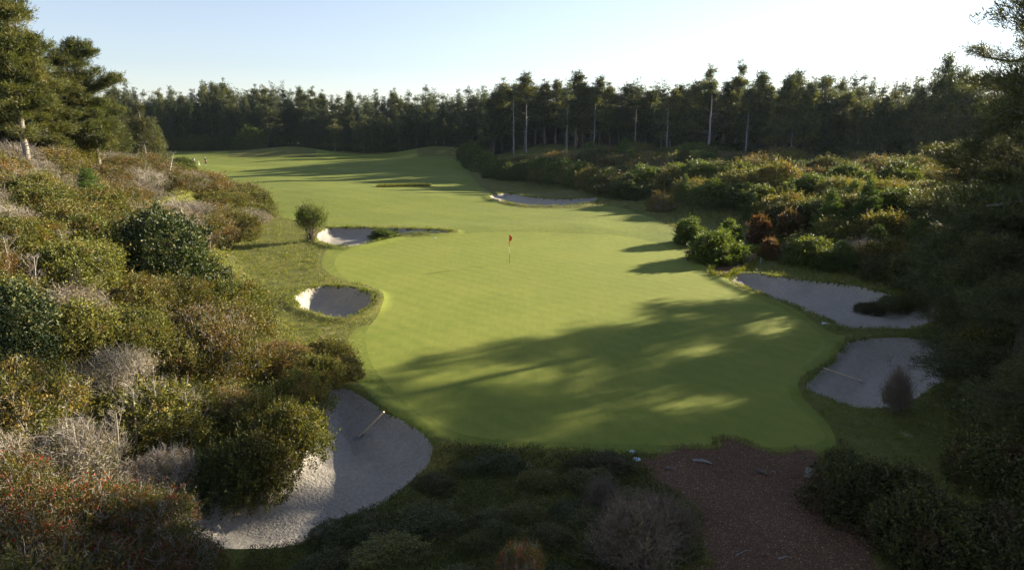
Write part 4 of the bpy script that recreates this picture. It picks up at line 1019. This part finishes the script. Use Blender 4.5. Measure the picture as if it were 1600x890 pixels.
# ------------------------------------------------------------------ the two golfers
def skin_body(name, joints, edges, radii, mat, parent, lvl=1):
    me = bpy.data.meshes.new(name); me.from_pydata(joints, edges, []); me.update(); o = link(name, me, parent)
    md = o.modifiers.new('skin', 'SKIN'); sv = me.skin_vertices[0].data
    for v, r in zip(sv, radii): v.radius = (r, r)
    sv[0].use_root = True
    ss = o.modifiers.new('sub', 'SUBSURF'); ss.levels = ss.render_levels = lvl
    me.materials.append(M[mat]); return o
def golfer(p, rot, top, bottom, cap, stride, label, bend=0.0):
    g = empty('person', p, label, 'person', 'golfers crossing the far fairway', rot)
    hip = [(-.10, 0, .92), (.10, 0, .92)]
    J = [(0, 0, .96), (0, -bend * .3, 1.15), (0, -bend * .7, 1.38), (0, -bend, 1.50), (0, -bend * 1.1 - .01, 1.60), (0, -bend * 1.1 - .02, 1.70),
         (-.19, -bend * .7, 1.42), (-.25, -.02, 1.14), (-.23, -.16, .90), (.19, -bend * .7, 1.42), (.26, .05, 1.14), (.24, .02, .88),
         (-.10, 0, .88), (-.10, -.06 - stride * .35, .50), (-.10, -stride * .6, .08), (-.10, -stride * .6 - .14, .04),
         (.10, 0, .88), (.10, stride * .15, .48), (.10, stride * .8, .10), (.10, stride * .8 - .12, .04)]
    E = [(0, 1), (1, 2), (2, 3), (3, 4), (4, 5), (2, 6), (6, 7), (7, 8), (2, 9), (9, 10), (10, 11), (0, 12), (12, 13), (13, 14), (14, 15), (0, 16), (16, 17), (17, 18), (18, 19)]
    Rr = [.12, .13, .14, .055, .085, .075, .06, .045, .032, .06, .045, .032, .085, .062, .045, .04, .085, .062, .045, .04]
    for hnd in (8, 11):          # palms with four unequal bent fingers and a thumb
        wx, wy, wz = J[hnd]; b = len(J); J.append((wx, wy - .01, wz - .07)); E.append((hnd, b)); Rr.append(.028)
        for k, l in enumerate((.055, .07, .066, .048)):
            fx = (k - 1.5) * .02; J += [(wx + fx, wy - .012, wz - .10), (wx + fx, wy - .03, wz - .10 - l)]; n = len(J); E += [(b, n - 2), (n - 2, n - 1)]; Rr += [.009, .008]
        J += [(wx + (.035 if wx < 0 else -.035), wy - .03, wz - .085), (wx + (.04 if wx < 0 else -.04), wy - .045, wz - .12)]; n = len(J); E += [(b, n - 2), (n - 2, n - 1)]; Rr += [.010, .009]
    skin_body('body', J, E, Rr, 'skin', g)
    t = [J[i] for i in (0, 1, 2, 3, 6, 9)] + [tuple((np.array(J[6]) * .4 + np.array(J[7]) * .6)), tuple((np.array(J[9]) * .4 + np.array(J[10]) * .6))]
    skin_body('shirt', t, [(0, 1), (1, 2), (2, 3), (2, 4), (2, 5), (4, 6), (5, 7)], [.15, .16, .17, .07, .085, .085, .07, .07], top, g)
    l = [J[0], J[12], J[13], tuple(np.array(J[14]) + [0, 0, .04]), J[16], J[17], tuple(np.array(J[18]) + [0, 0, .04])]
    skin_body('trousers', l, [(0, 1), (1, 2), (2, 3), (0, 4), (4, 5), (5, 6)], [.145, .115, .085, .066, .115, .085, .066], bottom, g)
    for a_, b_ in ((14, 15), (18, 19)): capped('shoe', [np.array(J[a_]) + [0, .05, -.035], np.array(J[a_]) + [0, -.04, -.03], np.array(J[b_]) + [0, -.03, .0]], [.045, .055, .035], 'white', g)
    hx, hy, hz = J[5]
    capped('cap', [(hx, hy, hz + .0), (hx, hy, hz + .05), (hx, hy, hz + .085)], [.094, .088, .05], cap, g, 14); capped('cap_brim', [(hx, hy - .06, hz + .015), (hx, hy - .17, hz + .005)], [.07, .05], cap, g, 10)
    for s in (-1, 1): capped('ear', [(s * .083, hy, hz - .05), (s * .097, hy, hz - .045)], [.02, .014], 'skin', g, 6)
    capped('nose', [(0, hy - .07, hz - .03), (0, hy - .105, hz - .055)], [.008, .014], 'skin', g, 6)
    for s in (-1, 1): capped('eye', [(s * .03, hy - .07, hz - .02), (s * .03, hy - .087, hz - .02)], [.010, .008], 'hair', g, 6)
    capped('mouth', [(-.02, hy - .083, hz - .085), (.02, hy - .083, hz - .085)], [.006, .006], 'flag', g, 6)
    return g
def golf_bag(p, rot, label):
    o = empty('golf_bag', p, label, 'golf bag', None, rot)
    capped('body', [(0, 0, .03), (.10, 0, .45), (.18, 0, .85)], [.13, .125, .13], 'bag', o, 12)
    for s in (-1, 1): capped('leg', [(.17, 0, .72), (.48, .2 * s, .0)], [.010, .010], 'metal', o, 6)
    for i in range(5): capped('club', [(.17, .0 + .04 * (i - 2), .86), (.21 + .02 * i, .06 * (i - 2), 1.08)], [.008, .02], 'metal', o, 6)
def far_at(px, y):
    x = (px - 800) / F_PX * (y * CP + 9 * SP); return np.array([x, y, float(H(x, y))])
golfer(far_at(302.5, 158), 2.6, 'shirtw', 'khaki', 'navy', .28, 'person in a white top and blue cap leaning forward beside the round bush', .16)
golfer(far_at(321, 157), .5, 'cloth_dark', 'cloth_dark', 'white', .12, 'person in black clothes and pale cap standing on the fairway')
golf_bag(far_at(308.5, 158), .3, 'pale golf bag standing right of the person in white')

# ------------------------------------------------------------------ labels: each thing is told by how near it stands, in the picture, to something easily found
MARKS = [('the big bunker rake', 580, 665), ('the splintered pale stump', 124, 456), ('the big pale tipped bush', 240, 385), ('the lone small tree', 485, 352), ('the two golfers', 312, 253),
         ('the tall left pines', 110, 215), ('the bottom left corner', 0, 890), ('the flagstick', 796, 390), ('the lying rake', 1315, 587), ('the biggest round bush', 1120, 387), ('the thin far bunker', 850, 312),
         ('the white dead tree', 1113, 200), ('the bottom right corner', 1600, 890), ('the small side bunker', 525, 472), ('the top right corner', 1600, 0), ('the left edge middle', 0, 445), ('the wide dark bush', 1335, 750),
         ('the low pale far bushes', 320, 225), ('the far right mound', 680, 235), ('the long bunker', 1300, 480), ('the spiky plant', 1398, 610), ('the young spruce', 140, 300), ('the first right treeline pine', 770, 190)]
ORD = ['', 'second', 'third', 'fourth', 'fifth', 'sixth', 'seventh', 'eighth', 'ninth', 'tenth', 'eleventh', 'twelfth'] + ['%dth' % i for i in range(13, 99)]
fam = {}
for o, ds, h in THINGS:
    x, y, d = project((o.location.x, o.location.y, o.location.z + h * .6)); fam.setdefault(ds, []).append((o, x, y))
for ds, L in fam.items():
    bins = {}
    for o, x, y in L:
        k = min(range(len(MARKS)), key=lambda i: (MARKS[i][1] - x) ** 2 + (MARKS[i][2] - y) ** 2)
        bins.setdefault(k, []).append(((MARKS[k][1] - x) ** 2 + (MARKS[k][2] - y) ** 2, o))
    for k, B in bins.items():
        B.sort(key=lambda t: t[0])
        for i, (_, o) in enumerate(B):
            o['label'] = '%s, %s closest to %s' % (ds, ORD[i], MARKS[k][0]) if i else '%s, nearest to %s' % (ds, MARKS[k][0])
            o['group'] = ds.replace('shrub', 'shrubs').replace('conifer', 'conifers').replace('bush ', 'bushes ').replace('pine ', 'pines ').replace('stem ', 'stems ')
print('things', len(THINGS), 'left', n_l, 'right', n_r, 'objects', len(bpy.data.objects))
